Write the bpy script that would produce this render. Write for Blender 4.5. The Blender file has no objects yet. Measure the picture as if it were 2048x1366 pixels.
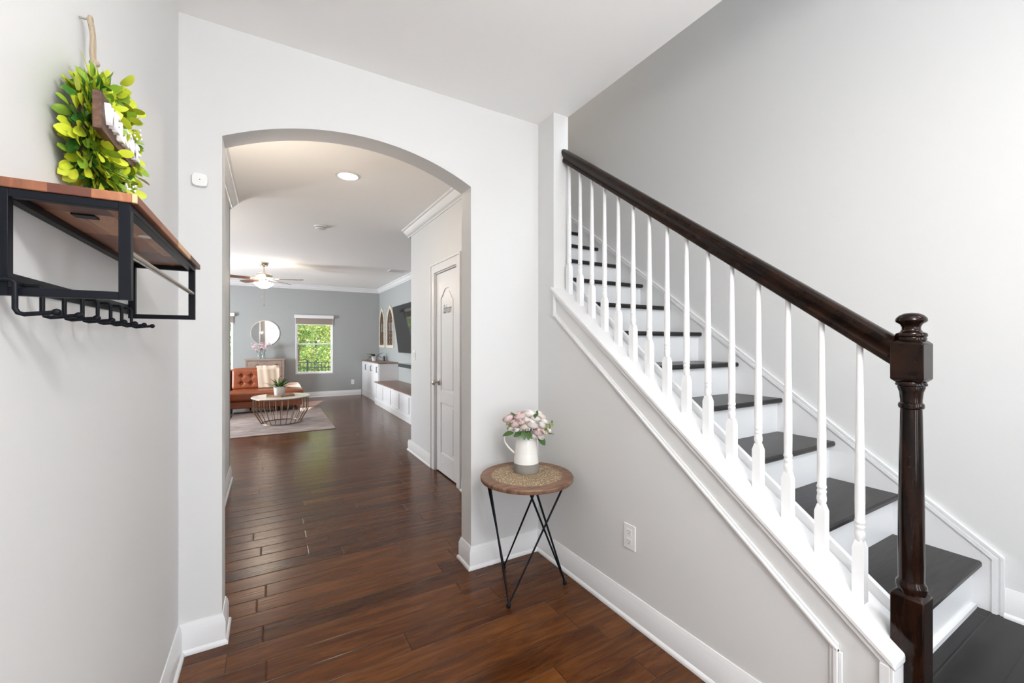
import bpy, bmesh, math, random
from math import sin, cos, pi, radians, sqrt, exp, atan2
from mathutils import Vector, Matrix, noise
random.seed(7)
sc = bpy.context.scene
COL = sc.collection

# ------------------------------------------------------------ camera, world, light, exposure
CAM_H = 1.33
cam_d = bpy.data.cameras.new('camera'); cam = bpy.data.objects.new('camera', cam_d); COL.objects.link(cam)
cam.location = (0, 0, CAM_H); cam.rotation_euler = (radians(90), 0, radians(-30.1))
cam_d.sensor_width = 36.0; cam_d.lens = 835.0/2048*36.0
cam_d.shift_y = 3.0/2048; cam_d.clip_start = .02; cam_d.clip_end = 200
sc.camera = cam
sc.view_settings.view_transform = 'Standard'; sc.view_settings.look = 'None'
sc.view_settings.gamma = 1; sc.view_settings.use_curve_mapping = False
sc.view_settings.exposure = 0.20
sc.cycles.use_denoising = True
sc.cycles.max_bounces = 10; sc.cycles.diffuse_bounces = 6; sc.cycles.transparent_max_bounces = 12
sc.cycles.sample_clamp_indirect = 8

wd = bpy.data.worlds.new('world'); sc.world = wd; wd.use_nodes = True
wn = wd.node_tree.nodes; bg = wn['Background']
bg.inputs[0].default_value = (.80, .90, 1.0, 1); bg.inputs[1].default_value = 3.4

def light(name, kind, loc, energy, color=(1, 1, 1), size=None, size_y=None, aim=None, radius=None, angle=None, spot=None):
    d = bpy.data.lights.new(name, kind); d.energy = energy; d.color = color
    if kind == 'AREA':
        d.shape = 'RECTANGLE'; d.size = size; d.size_y = size_y or size
    if radius is not None: d.shadow_soft_size = radius
    if angle is not None: d.angle = angle
    if spot: d.spot_size = spot; d.spot_blend = .6
    o = bpy.data.objects.new(name, d); COL.objects.link(o); o.location = loc
    if aim is not None:
        o.rotation_euler = (Vector(aim)).to_track_quat('-Z', 'Y').to_euler()
    return o
# the sun low beyond the living room's back windows
light('sun', 'SUN', (4, 20, 10), 10.0, (1, .95, .86), aim=(-.30, -1, -.80), angle=radians(.8))
# daylight entering the windows and the glazed front door (openings cut in the walls)
DAY = (.88, .94, 1.0)
light('daylight_front_door', 'AREA', (.375, -1.80, 1.25), 17, DAY, .80, 1.6, aim=(.45, 1, -.2))
light('daylight_landing_window', 'AREA', (2.10, -1.80, 1.60), 9, DAY, .80, 1.35, aim=(-.7, 1, -.15))
light('fill_upper_window', 'AREA', (2.10, -1.80, 4.0), 36, DAY, .80, 1.5, aim=(0, 1, -.3))  # unseen window, added to light the right wall of the stairwell
light('daylight_foyer_window', 'AREA', (1.16, -1.80, 1.35), 20, DAY, .34, 1.6, aim=(-.7, 1, -.25))
light('daylight_side_window_near', 'AREA', (-3.95, 6.6, 1.3), 26, DAY, 1.0, 1.4, aim=(1, 0, 0))
light('daylight_side_window_far', 'AREA', (-3.95, 8.9, 1.3), 380, DAY, 1.0, 1.4, aim=(1, 0, 0))

# ------------------------------------------------------------ materials
def mat(name, color, rough=.5, metal=0.0, spec=.5, emit=None, estr=0, trans=0, coat=0, bump=None, var=None, sheen=0):
    m = bpy.data.materials.new(name); m.use_nodes = True
    nt = m.node_tree; b = nt.nodes['Principled BSDF']
    b.inputs['Base Color'].default_value = (*color, 1); b.inputs['Roughness'].default_value = rough
    b.inputs['Metallic'].default_value = metal; b.inputs['Specular IOR Level'].default_value = spec
    if emit: b.inputs['Emission Color'].default_value = (*emit, 1); b.inputs['Emission Strength'].default_value = estr
    if trans: b.inputs['Transmission Weight'].default_value = trans
    if coat: b.inputs['Coat Weight'].default_value = coat; b.inputs['Coat Roughness'].default_value = .12
    if sheen: b.inputs['Sheen Weight'].default_value = sheen
    tc = None
    if bump or var:
        tc = nt.nodes.new('ShaderNodeTexCoord')
    if bump:
        s, st = bump
        n = nt.nodes.new('ShaderNodeTexNoise'); n.inputs['Scale'].default_value = s; n.inputs['Detail'].default_value = 3
        bp = nt.nodes.new('ShaderNodeBump'); bp.inputs['Strength'].default_value = st; bp.inputs['Distance'].default_value = .002
        nt.links.new(tc.outputs['Object'], n.inputs['Vector']); nt.links.new(n.outputs['Fac'], bp.inputs['Height'])
        nt.links.new(bp.outputs[0], b.inputs['Normal'])
    if var:
        s, c2, stretch = var
        mp = nt.nodes.new('ShaderNodeMapping'); mp.inputs['Scale'].default_value = stretch
        n = nt.nodes.new('ShaderNodeTexNoise'); n.inputs['Scale'].default_value = s; n.inputs['Detail'].default_value = 6
        n.inputs['Roughness'].default_value = .65
        r = nt.nodes.new('ShaderNodeValToRGB'); r.color_ramp.elements[0].position = .36; r.color_ramp.elements[1].position = .66
        r.color_ramp.elements[0].color = (*color, 1); r.color_ramp.elements[1].color = (*c2, 1)
        nt.links.new(tc.outputs['Object'], mp.inputs[0]); nt.links.new(mp.outputs[0], n.inputs['Vector'])
        nt.links.new(n.outputs['Fac'], r.inputs[0]); nt.links.new(r.outputs[0], b.inputs['Base Color'])
    return m

def plank_material(name, w, L, cols, seam, rough, bump_s, scrape=True, spec=.5, gw=.0022, swap=False):
    """boards running along X: board width w in Y, board length L in X, random tone for each board"""
    m = bpy.data.materials.new(name); m.use_nodes = True
    nt = m.node_tree; N = nt.nodes; Lk = nt.links; b = N['Principled BSDF']
    def math_(op, a, bb=None):
        n = N.new('ShaderNodeMath'); n.operation = op
        for i, v in enumerate((a, bb)):
            if v is None: continue
            if isinstance(v, (int, float)): n.inputs[i].default_value = v
            else: Lk.new(v, n.inputs[i])
        return n.outputs[0]
    tc0 = N.new('ShaderNodeTexCoord'); tcm = N.new('ShaderNodeMapping'); Lk.new(tc0.outputs['Object'], tcm.inputs[0])
    if swap: tcm.inputs['Rotation'].default_value = (0, 0, radians(90))
    class _T: outputs = {'Object': tcm.outputs[0]}
    tc = _T
    sp = N.new('ShaderNodeSeparateXYZ'); Lk.new(tc.outputs['Object'], sp.inputs[0])
    ry = math_('DIVIDE', sp.outputs[1], w); row = math_('FLOOR', ry); fy = math_('SUBTRACT', ry, row)
    wn1 = N.new('ShaderNodeTexWhiteNoise'); wn1.noise_dimensions = '1D'; Lk.new(row, wn1.inputs['W'])
    rx = math_('ADD', math_('DIVIDE', sp.outputs[0], L), math_('MULTIPLY', wn1.outputs['Value'], 7.3))
    colm = math_('FLOOR', rx); fx = math_('SUBTRACT', rx, colm)
    cb = N.new('ShaderNodeCombineXYZ'); Lk.new(row, cb.inputs[0]); Lk.new(colm, cb.inputs[1])
    wn2 = N.new('ShaderNodeTexWhiteNoise'); wn2.noise_dimensions = '3D'; Lk.new(cb.outputs[0], wn2.inputs['Vector'])
    # distance to the seams
    dy = math_('MULTIPLY', math_('MINIMUM', fy, math_('SUBTRACT', 1.0, fy)), w)
    dx = math_('MULTIPLY', math_('MINIMUM', fx, math_('SUBTRACT', 1.0, fx)), L)
    d = math_('MINIMUM', dy, math_('MULTIPLY', dx, .8))
    mr = N.new('ShaderNodeMapRange'); mr.inputs['From Max'].default_value = gw; Lk.new(d, mr.inputs['Value'])
    # grain
    addv = N.new('ShaderNodeVectorMath'); addv.operation = 'ADD'
    sc3 = N.new('ShaderNodeVectorMath'); sc3.operation = 'SCALE'; sc3.inputs['Scale'].default_value = 9
    Lk.new(wn2.outputs['Color'], sc3.inputs[0]); Lk.new(tc.outputs['Object'], addv.inputs[0]); Lk.new(sc3.outputs[0], addv.inputs[1])
    mp = N.new('ShaderNodeMapping'); mp.inputs['Scale'].default_value = (2.2, 16, 4); Lk.new(addv.outputs[0], mp.inputs[0])
    g = N.new('ShaderNodeTexNoise'); g.inputs['Scale'].default_value = 1.4; g.inputs['Detail'].default_value = 8
    g.inputs['Roughness'].default_value = .7; g.inputs['Distortion'].default_value = .8; Lk.new(mp.outputs[0], g.inputs['Vector'])
    tone = math_('ADD', math_('MULTIPLY', wn2.outputs['Value'], .32), math_('SUBTRACT', math_('MULTIPLY', g.outputs['Fac'], 1.25), .22))
    if swap: tone = math_('ADD', math_('MULTIPLY', wn2.outputs['Value'], .80), math_('SUBTRACT', math_('MULTIPLY', g.outputs['Fac'], .7), .20))
    r = N.new('ShaderNodeValToRGB'); e = r.color_ramp.elements
    e[0].position = .22; e[0].color = (*cols[0], 1); e[1].position = .9; e[1].color = (*cols[2], 1)
    k = e.new(.55); k.color = (*cols[1], 1); Lk.new(tone, r.inputs[0])
    mx = N.new('ShaderNodeMix'); mx.data_type = 'RGBA'
    Lk.new(mr.outputs[0], mx.inputs['Factor']); mx.inputs['A'].default_value = (*seam, 1); Lk.new(r.outputs[0], mx.inputs['B'])
    Lk.new(mx.outputs['Result'], b.inputs['Base Color'])
    b.inputs['Roughness'].default_value = rough; b.inputs['Specular IOR Level'].default_value = spec
    # hand-scraped ridges along the boards
    mp2 = N.new('ShaderNodeMapping'); mp2.inputs['Scale'].default_value = (1.3, 105, 1) if scrape else (3, 20, 1)
    Lk.new(addv.outputs[0], mp2.inputs[0])
    s = N.new('ShaderNodeTexNoise'); s.inputs['Scale'].default_value = 1.0; s.inputs['Detail'].default_value = 2; Lk.new(mp2.outputs[0], s.inputs['Vector'])
    mr2 = N.new('ShaderNodeMapRange'); mr2.inputs['From Max'].default_value = gw*2.2; Lk.new(d, mr2.inputs['Value'])
    h = math_('ADD', math_('MULTIPLY', s.outputs['Fac'], .8), math_('MULTIPLY', mr2.outputs[0], 1.2))
    bp = N.new('ShaderNodeBump'); bp.inputs['Strength'].default_value = bump_s; bp.inputs['Distance'].default_value = .0016
    Lk.new(h, bp.inputs['Height']); Lk.new(bp.outputs[0], b.inputs['Normal'])
    return m

WALL = mat('wall_paint', (.70, .70, .695), .55, bump=(260, .05))
WALLG = mat('grey_wall_paint', (.37, .385, .38), .55, bump=(260, .05))
CEIL = mat('ceiling_paint', (.92, .915, .905), .75, bump=(200, .08))
TRIM = mat('white_trim_paint', (.78, .78, .785), .32)
FLOOR = plank_material('wood_floor', .127, 1.05, ((.030, .008, .002), (.092, .028, .006), (.165, .060, .015)), (.014, .005, .002), .21, .50, spec=.28)
LANDM = plank_material('dark_landing_wood', .127, 1.3, ((.006, .0055, .0055), (.010, .009, .009), (.016, .014, .014)), (.002, .002, .002), .30, .25, False, spec=.25)
TREAD = mat('dark_tread_wood', (.010, .0085, .0085), .33, spec=.28, var=(3.0, (.030, .025, .025), (2, 22, 10)), bump=(60, .12))
RAIL = mat('dark_stained_rail', (.004, .0025, .002), .24, spec=.18, var=(9, (.020, .008, .004), (2.5, 1.2, 1.6)))
NEWEL = mat('dark_stained_newel', (.0025, .002, .0018), .10, spec=.22, var=(14, (.018, .0065, .0035), (3, 3, .45)))
IRON = mat('black_iron', (.006, .007, .010), .40, spec=.12)
SHELFW = plank_material('acacia_wood', .047, .17, ((.10, .026, .012), (.33, .125, .055), (.70, .43, .24)), (.10, .04, .02), .42, .1, False, gw=.0004, swap=True)
BRASS = mat('brushed_nickel', (.62, .56, .47), .28, metal=1)
NICKEL = mat('satin_nickel', (.48, .44, .40), .30, metal=1)
PLASTIC = mat('white_plastic', (.85, .85, .84), .35)
SLOT = mat('dark_slot', (.03, .03, .03), .6)
GLASS = bpy.data.materials.new('window_glass'); GLASS.use_nodes = True
_n = GLASS.node_tree; _n.nodes.remove(_n.nodes['Principled BSDF'])
_t = _n.nodes.new('ShaderNodeBsdfTransparent'); _g = _n.nodes.new('ShaderNodeBsdfGlossy'); _g.inputs['Roughness'].default_value = .02
_m = _n.nodes.new('ShaderNodeMixShader'); _m.inputs[0].default_value = .06
_n.links.new(_t.outputs[0], _m.inputs[1]); _n.links.new(_g.outputs[0], _m.inputs[2])
_n.links.new(_m.outputs[0], _n.nodes['Material Output'].inputs[0])

# ------------------------------------------------------------ mesh helpers
class MB:
    def __init__(s): s.bm = bmesh.new()
    def box(s, x0, x1, y0, y1, z0, z1, M=None, bev=0):
        vs = [Vector((x, y, z)) for z in (z0, z1) for y in (y0, y1) for x in (x0, x1)]
        if M: vs = [M @ v for v in vs]
        v = [s.bm.verts.new(p) for p in vs]
        fs = [s.bm.faces.new([v[i] for i in f]) for f in ((0, 2, 3, 1), (4, 5, 7, 6), (0, 1, 5, 4), (2, 6, 7, 3), (0, 4, 6, 2), (1, 3, 7, 5))]
        if bev:
            es = list({e for f in fs for e in f.edges})
            bmesh.ops.bevel(s.bm, geom=es, offset=bev, segments=2, profile=.6, affect='EDGES')
        return s
    def prism(s, poly, axis, a0, a1):
        """poly: 2D points; axis 'x': (y,z) extruded along x, 'y': (x,z), 'z': (x,y)"""
        def P(p, a):
            return {'x': (a, p[0], p[1]), 'y': (p[0], a, p[1]), 'z': (p[0], p[1], a)}[axis]
        A = [s.bm.verts.new(P(p, a0)) for p in poly]; B = [s.bm.verts.new(P(p, a1)) for p in poly]
        n = len(poly); fs = [s.bm.faces.new(A), s.bm.faces.new(B)]
        for i in range(n): fs.append(s.bm.faces.new((A[i], A[(i+1) % n], B[(i+1) % n], B[i])))
        bmesh.ops.recalc_face_normals(s.bm, faces=fs)
        return s
    def lathe(s, prof, c=(0, 0, 0), seg=32, M=None, ring=False):
        rings = []
        for r, z in prof:
            ring = []
            for i in range(seg):
                a = 2*pi*i/seg
                p = Vector((r*cos(a), r*sin(a), z))
                p = (M @ p) if M else p
                ring.append(s.bm.verts.new(p + Vector(c)))
            rings.append(ring)
        for a, b in zip(rings, rings[1:]):
            for i in range(seg):
                s.bm.faces.new((a[i], a[(i+1) % seg], b[(i+1) % seg], b[i]))
        if ring:
            a, b = rings[-1], rings[0]
            for i in range(seg): s.bm.faces.new((a[i], a[(i+1) % seg], b[(i+1) % seg], b[i]))
            return s
        if prof[0][0] > 1e-5: s.bm.faces.new(list(reversed(rings[0])))
        if prof[-1][0] > 1e-5: s.bm.faces.new(rings[-1])
        bmesh.ops.remove_doubles(s.bm, verts=[v for r in (rings[0], rings[-1]) for v in r if v.is_valid], dist=1e-6)
        return s
    def tube(s, pts, r, seg=10, closed=False, cap=True):
        pts = [Vector(p) for p in pts]; n = len(pts)
        rad = r if isinstance(r, (list, tuple)) else [r]*n
        rings = []; up = None
        for i, p in enumerate(pts):
            if closed: d = (pts[(i+1) % n]-pts[i-1])
            else: d = pts[min(i+1, n-1)]-pts[max(i-1, 0)]
            d.normalize()
            if up is None:
                up = Vector((0, 0, 1)) if abs(d.z) < .9 else Vector((1, 0, 0))
            side = d.cross(up).normalized(); up = side.cross(d).normalized()
            rings.append([s.bm.verts.new(p + (side*cos(2*pi*k/seg)+up*sin(2*pi*k/seg))*rad[i]) for k in range(seg)])
        m = n if closed else n-1
        for i in range(m):
            a, b = rings[i], rings[(i+1) % n]
            for k in range(seg): s.bm.faces.new((a[k], a[(k+1) % seg], b[(k+1) % seg], b[k]))
        if cap and not closed:
            s.bm.faces.new(list(reversed(rings[0]))); s.bm.faces.new(rings[-1])
        return s
    def ball(s, c, r, seg=14, sq=(1, 1, 1), lumps=0):
        res = bmesh.ops.create_uvsphere(s.bm, u_segments=seg, v_segments=max(6, seg//2), radius=1)
        for v in res['verts']:
            k = 1+(lumps*noise.noise(v.co*2.3+Vector(c)*9) if lumps else 0)
            v.co = Vector((v.co.x*r*sq[0]*k, v.co.y*r*sq[1]*k, v.co.z*r*sq[2]*k))+Vector(c)
        return s
    def grid(s, fn, nu, nv, closeu=False):
        V = [[s.bm.verts.new(fn(i/(nu-(0 if closeu else 1)), j/(nv-1))) for j in range(nv)] for i in range(nu)]
        for i in range(nu if closeu else nu-1):
            for j in range(nv-1):
                s.bm.faces.new((V[i][j], V[(i+1) % nu][j], V[(i+1) % nu][j+1], V[i][j+1]))
        return s
    def leaf(s, base, d, up, L, W, curl=.3, seg=5, tip=.5, fold=.25):
        d = Vector(d).normalized(); up = Vector(up); side = d.cross(up)
        if side.length < 1e-3: side = d.cross(Vector((0, 1, .1)))
        side.normalize(); up = side.cross(d).normalized(); base = Vector(base)
        prev = None
        for i in range(seg+1):
            t = i/seg
            w = (W*.5*(sqrt(max(0, 1-(2*t-1)**2)) if tip < .4 else max(.06, sin(pi*t)**.7))) if 0 < t < 1 else W*.04
            c = base+d*(L*t)-up*(curl*L*t*t)
            row = (s.bm.verts.new(c-side*w+up*w*fold), s.bm.verts.new(c), s.bm.verts.new(c+side*w+up*w*fold))
            if prev:
                s.bm.faces.new((prev[0], prev[1], row[1], row[0])); s.bm.faces.new((prev[1], prev[2], row[2], row[1]))
            prev = row
        return s

def link_mesh(name, bm, material, parent=None, sharp=38, mods=()):
    me = bpy.data.meshes.new(name)
    bmesh.ops.recalc_face_normals(bm, faces=bm.faces[:]) if len(bm.faces) < 60000 else None
    bm.to_mesh(me); bm.free()
    me.polygons.foreach_set('use_smooth', [True]*len(me.polygons))
    me.set_sharp_from_angle(angle=radians(sharp))
    for m_ in (material if isinstance(material, (list, tuple)) else [material]): me.materials.append(m_)
    o = bpy.data.objects.new(name, me); COL.objects.link(o)
    if parent:
        o.parent = parent
        o.matrix_parent_inverse = Matrix.Translation(-Vector(parent.location)) if parent.type == 'EMPTY' and parent.parent is None else Matrix()
        if parent.type == 'EMPTY' and parent.rotation_euler.z:
            o.matrix_parent_inverse = parent.matrix_basis.inverted()
    for k, v in mods:
        md = o.modifiers.new(k, k)
        for a, b in v.items(): setattr(md, a, b)
    return o
def part(name, mb, material, parent=None, bevel=0, sharp=38, label=None):
    o = link_mesh(name, mb.bm, material, parent, sharp, ([('BEVEL', dict(width=bevel, segments=2, limit_method='ANGLE', angle_limit=radians(35)))] if bevel else []))
    if label: o['label'] = label
    return o
def tag(o, label, cat, group=None, kind=None):
    o['label'] = label; o['category'] = cat
    if group: o['group'] = group
    if kind: o['kind'] = kind
    return o
def thing(name, label, cat, loc=(0, 0, 0), group=None, rz=0):
    o = bpy.data.objects.new(name, None); COL.objects.link(o); o.location = loc; o.rotation_euler = (0, 0, rz)
    o.empty_display_size = .05
    return tag(o, label, cat, group)
def struct(name, mb, material, label, cat, parent=None, bevel=0):
    o = part(name, mb, material, parent, bevel); tag(o, label, cat, kind='structure'); return o
def copy_tree(o, parent=None):
    c = o.copy(); COL.objects.link(c)
    if parent: c.parent = parent
    for ch in list(o.children): copy_tree(ch, c)
    return c
def sweep(mb, path, prof):
    """profile (out, z) swept along an XY path, 'out' = right-hand side of the direction, mitred"""
    P = [Vector((p[0], p[1])) for p in path]; n = len(P); nor = []
    for i in range(n-1):
        d = (P[i+1]-P[i]).normalized(); nor.append(Vector((d.y, -d.x)))
    rows = []
    for i in range(n):
        if i == 0: m_ = nor[0]
        elif i == n-1: m_ = nor[-1]
        else:
            m_ = (nor[i-1]+nor[i]); m_ = m_/(m_.length_squared/2)
        rows.append([mb.bm.verts.new((P[i].x+m_.x*o, P[i].y+m_.y*o, z)) for o, z in prof])
    for a, b in zip(rows, rows[1:]):
        for k in range(len(prof)):
            mb.bm.faces.new((a[k], a[(k+1) % len(prof)], b[(k+1) % len(prof)], b[k]))
    mb.bm.faces.new(rows[0]); mb.bm.faces.new(rows[-1])
    return mb
def holed_wall(mb, axis, a0, a1, u0, u1, z0, z1, holes):
    """axis-thickness a0..a1, running u0..u1; rectangular holes (u0,u1,z0,z1)"""
    us = sorted({u0, u1, *[h[0] for h in holes], *[h[1] for h in holes]})
    zs = sorted({z0, z1, *[h[2] for h in holes], *[h[3] for h in holes]})
    for i in range(len(us)-1):
        run = None
        for j in range(len(zs)-1):
            cu, cz = (us[i]+us[i+1])/2, (zs[j]+zs[j+1])/2
            solid = not any(h[0] < cu < h[1] and h[2] < cz < h[3] for h in holes)
            if solid: run = [zs[j], zs[j+1]] if run is None else [run[0], zs[j+1]]
            if run and (not solid or j == len(zs)-2):
                if axis == 'x': mb.box(a0, a1, us[i], us[i+1], run[0], run[1])
                else: mb.box(us[i], us[i+1], a0, a1, run[0], run[1])
                run = None
    return mb
def text_mesh(body, size, extrude, bold=0, shear=0):
    cu = bpy.data.curves.new('lettering', 'FONT'); cu.body = body; cu.size = size; cu.extrude = extrude; cu.offset = bold; cu.shear = shear
    cu.align_x = 'CENTER'; cu.align_y = 'CENTER'
    o = bpy.data.objects.new('lettering', cu); COL.objects.link(o)
    dg = bpy.context.evaluated_depsgraph_get()
    me = bpy.data.meshes.new_from_object(o.evaluated_get(dg))
    bpy.data.objects.remove(o); bpy.data.curves.remove(cu)
    return me

# ------------------------------------------------------------ the shell
CZ = 2.74                      # ceiling height
WL, AY0, AY1 = -.337, 2.25, 2.39   # left wall, arch wall faces
SX, SX1, RX = 1.50, 1.61, 2.633    # stair wall faces, right wall
JL, JR = -.184, 1.025              # arch jambs
HLE, HRE = 4.90, 5.06              # ends of the hall walls
LX, LR, LY = -3.6, 2.5, 11.3       # living room
FY = -1.6                          # front wall
SL = .7535                         # stair slope
capz = lambda y: .458+SL*(y-.476)  # top of the knee wall cap (outer edge)
nosez = lambda y: .4008+SL*(y-.534)

struct('floor', MB().box(-3.7, 2.75, FY-.1, 11.42, -.12, 0), FLOOR, 'brown hand-scraped wood plank floor through foyer, hall and living room', 'floor')
struct('ceiling', MB().box(-3.7, SX1, FY-.1, 11.42, CZ, 3.0).box(SX1, 2.62, HRE, 11.42, CZ, 3.0), CEIL, 'white painted ceiling over foyer, hall and living room', 'ceiling')
struct('ceiling_upper', MB().box(SX, 2.75, FY-.1, HRE+.1, 5.4, 5.5), CEIL, 'white ceiling high over the stairwell', 'ceiling')
struct('floor_upper', MB().box(SX1, RX, 3.999, HRE, 2.80, 3.0), CEIL, 'upper floor edge at the head of the stairs', 'floor')
struct('wall_left', MB().box(WL-.12, WL, FY, HLE-.12, 0, CZ), WALL, 'light painted wall left of the foyer behind the coat rack', 'wall')
aw = (JR-JL)/2; rise = .145; Rr = (aw*aw+rise*rise)/(2*rise); acx = (JL+JR)/2; acz = 2.25+rise-Rr
a_ = math.asin(aw/Rr)
arc = [(acx+Rr*sin(-a_+2*a_*i/40), acz+Rr*cos(-a_+2*a_*i/40)) for i in range(41)]
poly = [(WL, 0), (JL, 0)]+arc+[(JR, 0), (SX, 0), (SX, CZ), (WL, CZ)]
struct('wall_arch', MB().prism(poly, 'y', AY0, AY1), WALL, 'painted wall with the arched opening from foyer to hall', 'wall')
KE = .478
poly = [(AY1, 0), (AY1, CZ), (2.08, CZ), (2.08, capz(2.08)-.03), (KE, capz(KE)-.03), (KE, 0)]
struct('wall_stair_side', MB().prism(poly, 'x', SX, SX1), WALL, 'sloping knee wall and end column under the stair railing', 'wall')
DY0, DY1, DZ = 3.585, 4.195, 2.06
struct('wall_right_hall', holed_wall(MB(), 'x', SX, SX1, AY1, HRE, 0, CZ, [(DY0, DY1, -1, DZ)]), WALL, 'painted hall wall right of the arch holding the narrow door', 'wall')
struct('wall_upper_stair', MB().box(SX, SX1, FY, HRE, 3.0, 5.4), WALL, 'upper storey wall above the foyer ceiling edge', 'wall')
struct('wall_right', MB().box(RX, RX+.12, FY, HRE, 0, 5.4), WALL, 'tall light wall rising beside the staircase', 'wall')
struct('wall_stair_end', MB().box(SX1, RX, HRE-.1, HRE, 0, 5.4), WALL, 'wall closing the stairwell at its far end', 'wall')
struct('wall_return_right', MB().box(SX1, LR+.25, HRE, HRE+.08, 0, CZ), WALLG, 'grey living room wall behind the hall door wall', 'wall')
struct('wall_return_left', MB().box(LX, WL, HLE-.12, HLE, 0, CZ), WALLG, 'grey living room wall left of the hall opening', 'wall')
FW = [(-.10, .85, -1, 2.08), (.99, 1.33, .45, 2.15), (1.70, 2.50, .95, 2.30), (1.70, 2.50, 3.25, 4.75)]
struct('wall_front', holed_wall(MB(), 'y', FY-.12, FY, WL-.12, RX+.12, 0, 5.4, FW), WALL, 'front wall behind the viewer with glazed door and windows', 'wall')
WN = [(.53, 1.37, .57, 2.0), (-1.56, -.715, .57, 2.0)]
struct('wall_back', holed_wall(MB(), 'y', LY, LY+.12, LX-.1, LR+.12, 0, CZ, WN), WALLG, 'grey living room back wall with round mirror and windows', 'wall')
WS = [(6.1, 7.1, .57, 2.0), (8.4, 9.4, .57, 2.0)]
struct('wall_side', holed_wall(MB(), 'x', LX-.12, LX, HLE-.1, LY+.1, 0, CZ, WS), WALLG, 'grey living room side wall out of sight on the left', 'wall')
struct('wall_living_right', MB().box(LR, LR+.12, HRE, LY, 0, CZ), WALLG, 'grey living room wall behind the television and built-in cabinets', 'wall')

BP = [(0, 0), (.024, 0), (.024, .009), (.021, .016), (.014, .021), (.014, .098), (.011, .104), (.0105, .112), (.006, .122), (.004, .130), (0, .131)]
bb = lambda name, pts, lab: struct(name, sweep(MB(), pts, BP), TRIM, lab, 'baseboard')
bb('baseboard_left', [(WL, FY), (WL, AY0), (JL, AY0), (JL, AY1), (WL, AY1), (WL, HLE), (LX, HLE)], 'white baseboard along the left wall and around the arch foot')
bb('baseboard_back', [(LX, HLE), (LX, LY), (2.04, LY)], 'white baseboard along the grey back wall')
bb('baseboard_living', [(LR, 6.6), (LR, HRE+.08), (SX, HRE+.08), (SX, DY1+.105)], 'white baseboard around the corner beyond the hall door')
bb('baseboard_right', [(SX, DY0-.105), (SX, AY1), (JR, AY1), (JR, AY0), (SX, AY0), (SX, KE+.02)], 'white baseboard round the arch foot and along the stair wall')
CP = [(0, CZ-.105), (.010, CZ-.105), (.012, CZ-.092), (.020, CZ-.088), (.030, CZ-.068), (.052, CZ-.040), (.060, CZ-.024), (.070, CZ-.020), (.076, CZ-.012), (.078, CZ), (0, CZ)]
struct('trim_1', sweep(MB(), [(WL, AY1), (WL, HLE), (LX, HLE)], CP), TRIM, 'white crown moulding at the top of the left hall wall', 'crown moulding')
struct('trim_2', sweep(MB(), [(LX, HLE), (LX, LY), (LR, LY), (LR, HRE+.08), (SX, HRE+.08), (SX, AY1)], CP), TRIM, 'white crown moulding round the living room and right hall wall', 'crown moulding')

# ------------------------------------------------------------ hall door
d = thing('door_1', 'narrow white two-panel hall door with cursive lettering', 'door', (SX, 3.89, 0)); d['kind'] = 'structure'
mb = MB()
for (ya, yb, za, zb) in ((DY0-.10, DY0, 0, DZ+.10), (DY1, DY1+.10, 0, DZ+.10), (DY0, DY1, DZ, DZ+.10)):
    mb.box(SX-.016, SX, ya, yb, za, zb)
for (ya, yb, za, zb) in ((DY0-.10, DY0-.078, 0, DZ+.10), (DY1+.078, DY1+.10, 0, DZ+.10), (DY0-.078, DY1+.078, DZ+.078, DZ+.10)):
    mb.box(SX-.024, SX-.016, ya, yb, za, zb)
mb.box(SX, SX1, DY0, DY0+.012, 0, DZ).box(SX, SX1, DY1-.012, DY1, 0, DZ).box(SX, SX1, DY0+.012, DY1-.012, DZ-.012, DZ)
part('door_frame', mb, TRIM, d, .002)
DX = SX+.012
slab = MB()
y0, y1 = DY0+.015, DY1-.015
slab.box(DX+.008, DX+.036, y0, y1, .012, DZ-.016)
# stiles, rails and the arched top panel, raised 8 mm
yc = (y0+y1)/2; py0, py1 = y0+.115, y1-.115
def archz(t):
    k = min(1, min(t, 1-t)*2.5); return 1.79+.085*k*k*(3-2*k)
N = 20
top = [(y1, 1.60), (y1, DZ-.016), (y0, DZ-.016), (y0, 1.60), (py0, 1.60)]+[(py0+(py1-py0)*i/N, archz(i/N)) for i in range(N+1)]+[(py1, 1.60)]
slab.prism(top, 'x', DX, DX+.008)
for (a, b, c, e) in ((y0, py0, .012, 1.60), (py1, y1, .012, 1.60), (py0, py1, .012, .21), (py0, py1, .72, .84)): slab.box(DX, DX+.008, a, b, c, e)
# raised panel fields
slab.box(DX+.003, DX+.008, py0+.03, py1-.03, .24, .69)
pf = [(py0+.03, .87), (py1-.03, .87)]+[(py1-.03-(py1-py0-.06)*i/N, archz(i/N)-.03) for i in range(N+1)]
slab.prism(pf, 'x', DX+.003, DX+.008)
sl = part('door_slab', slab, TRIM, d, .003)
for hz in (.345, 1.095, 1.835):
    part('hinge', MB().box(SX-.004, SX+.012, y0-.016, y0+.004, hz-.045, hz+.045).tube([(SX-.006, y0-.006, hz-.048), (SX-.006, y0-.006, hz+.048)], .006), NICKEL, d, label='nickel door hinge')
Mx = Matrix.Rotation(radians(-90), 4, 'Y')
part('door_knob', MB().lathe([(0, 0), (.032, 0), (.032, .006), (.026, .010), (.011, .012), (.010, .032), (.016, .038), (.027, .046), (.029, .056), (.026, .066), (.015, .073), (0, .075)], (DX, y1-.062, .925), 24, Mx), NICKEL, sl, label='satin nickel round knob')
me = text_mesh('Bathroom', .085, .0004, -.0004, .5)
o = bpy.data.objects.new('lettering', me); COL.objects.link(o); me.materials.append(mat('lettering_grey', (.07, .065, .06), .6))
o.parent = sl
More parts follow.
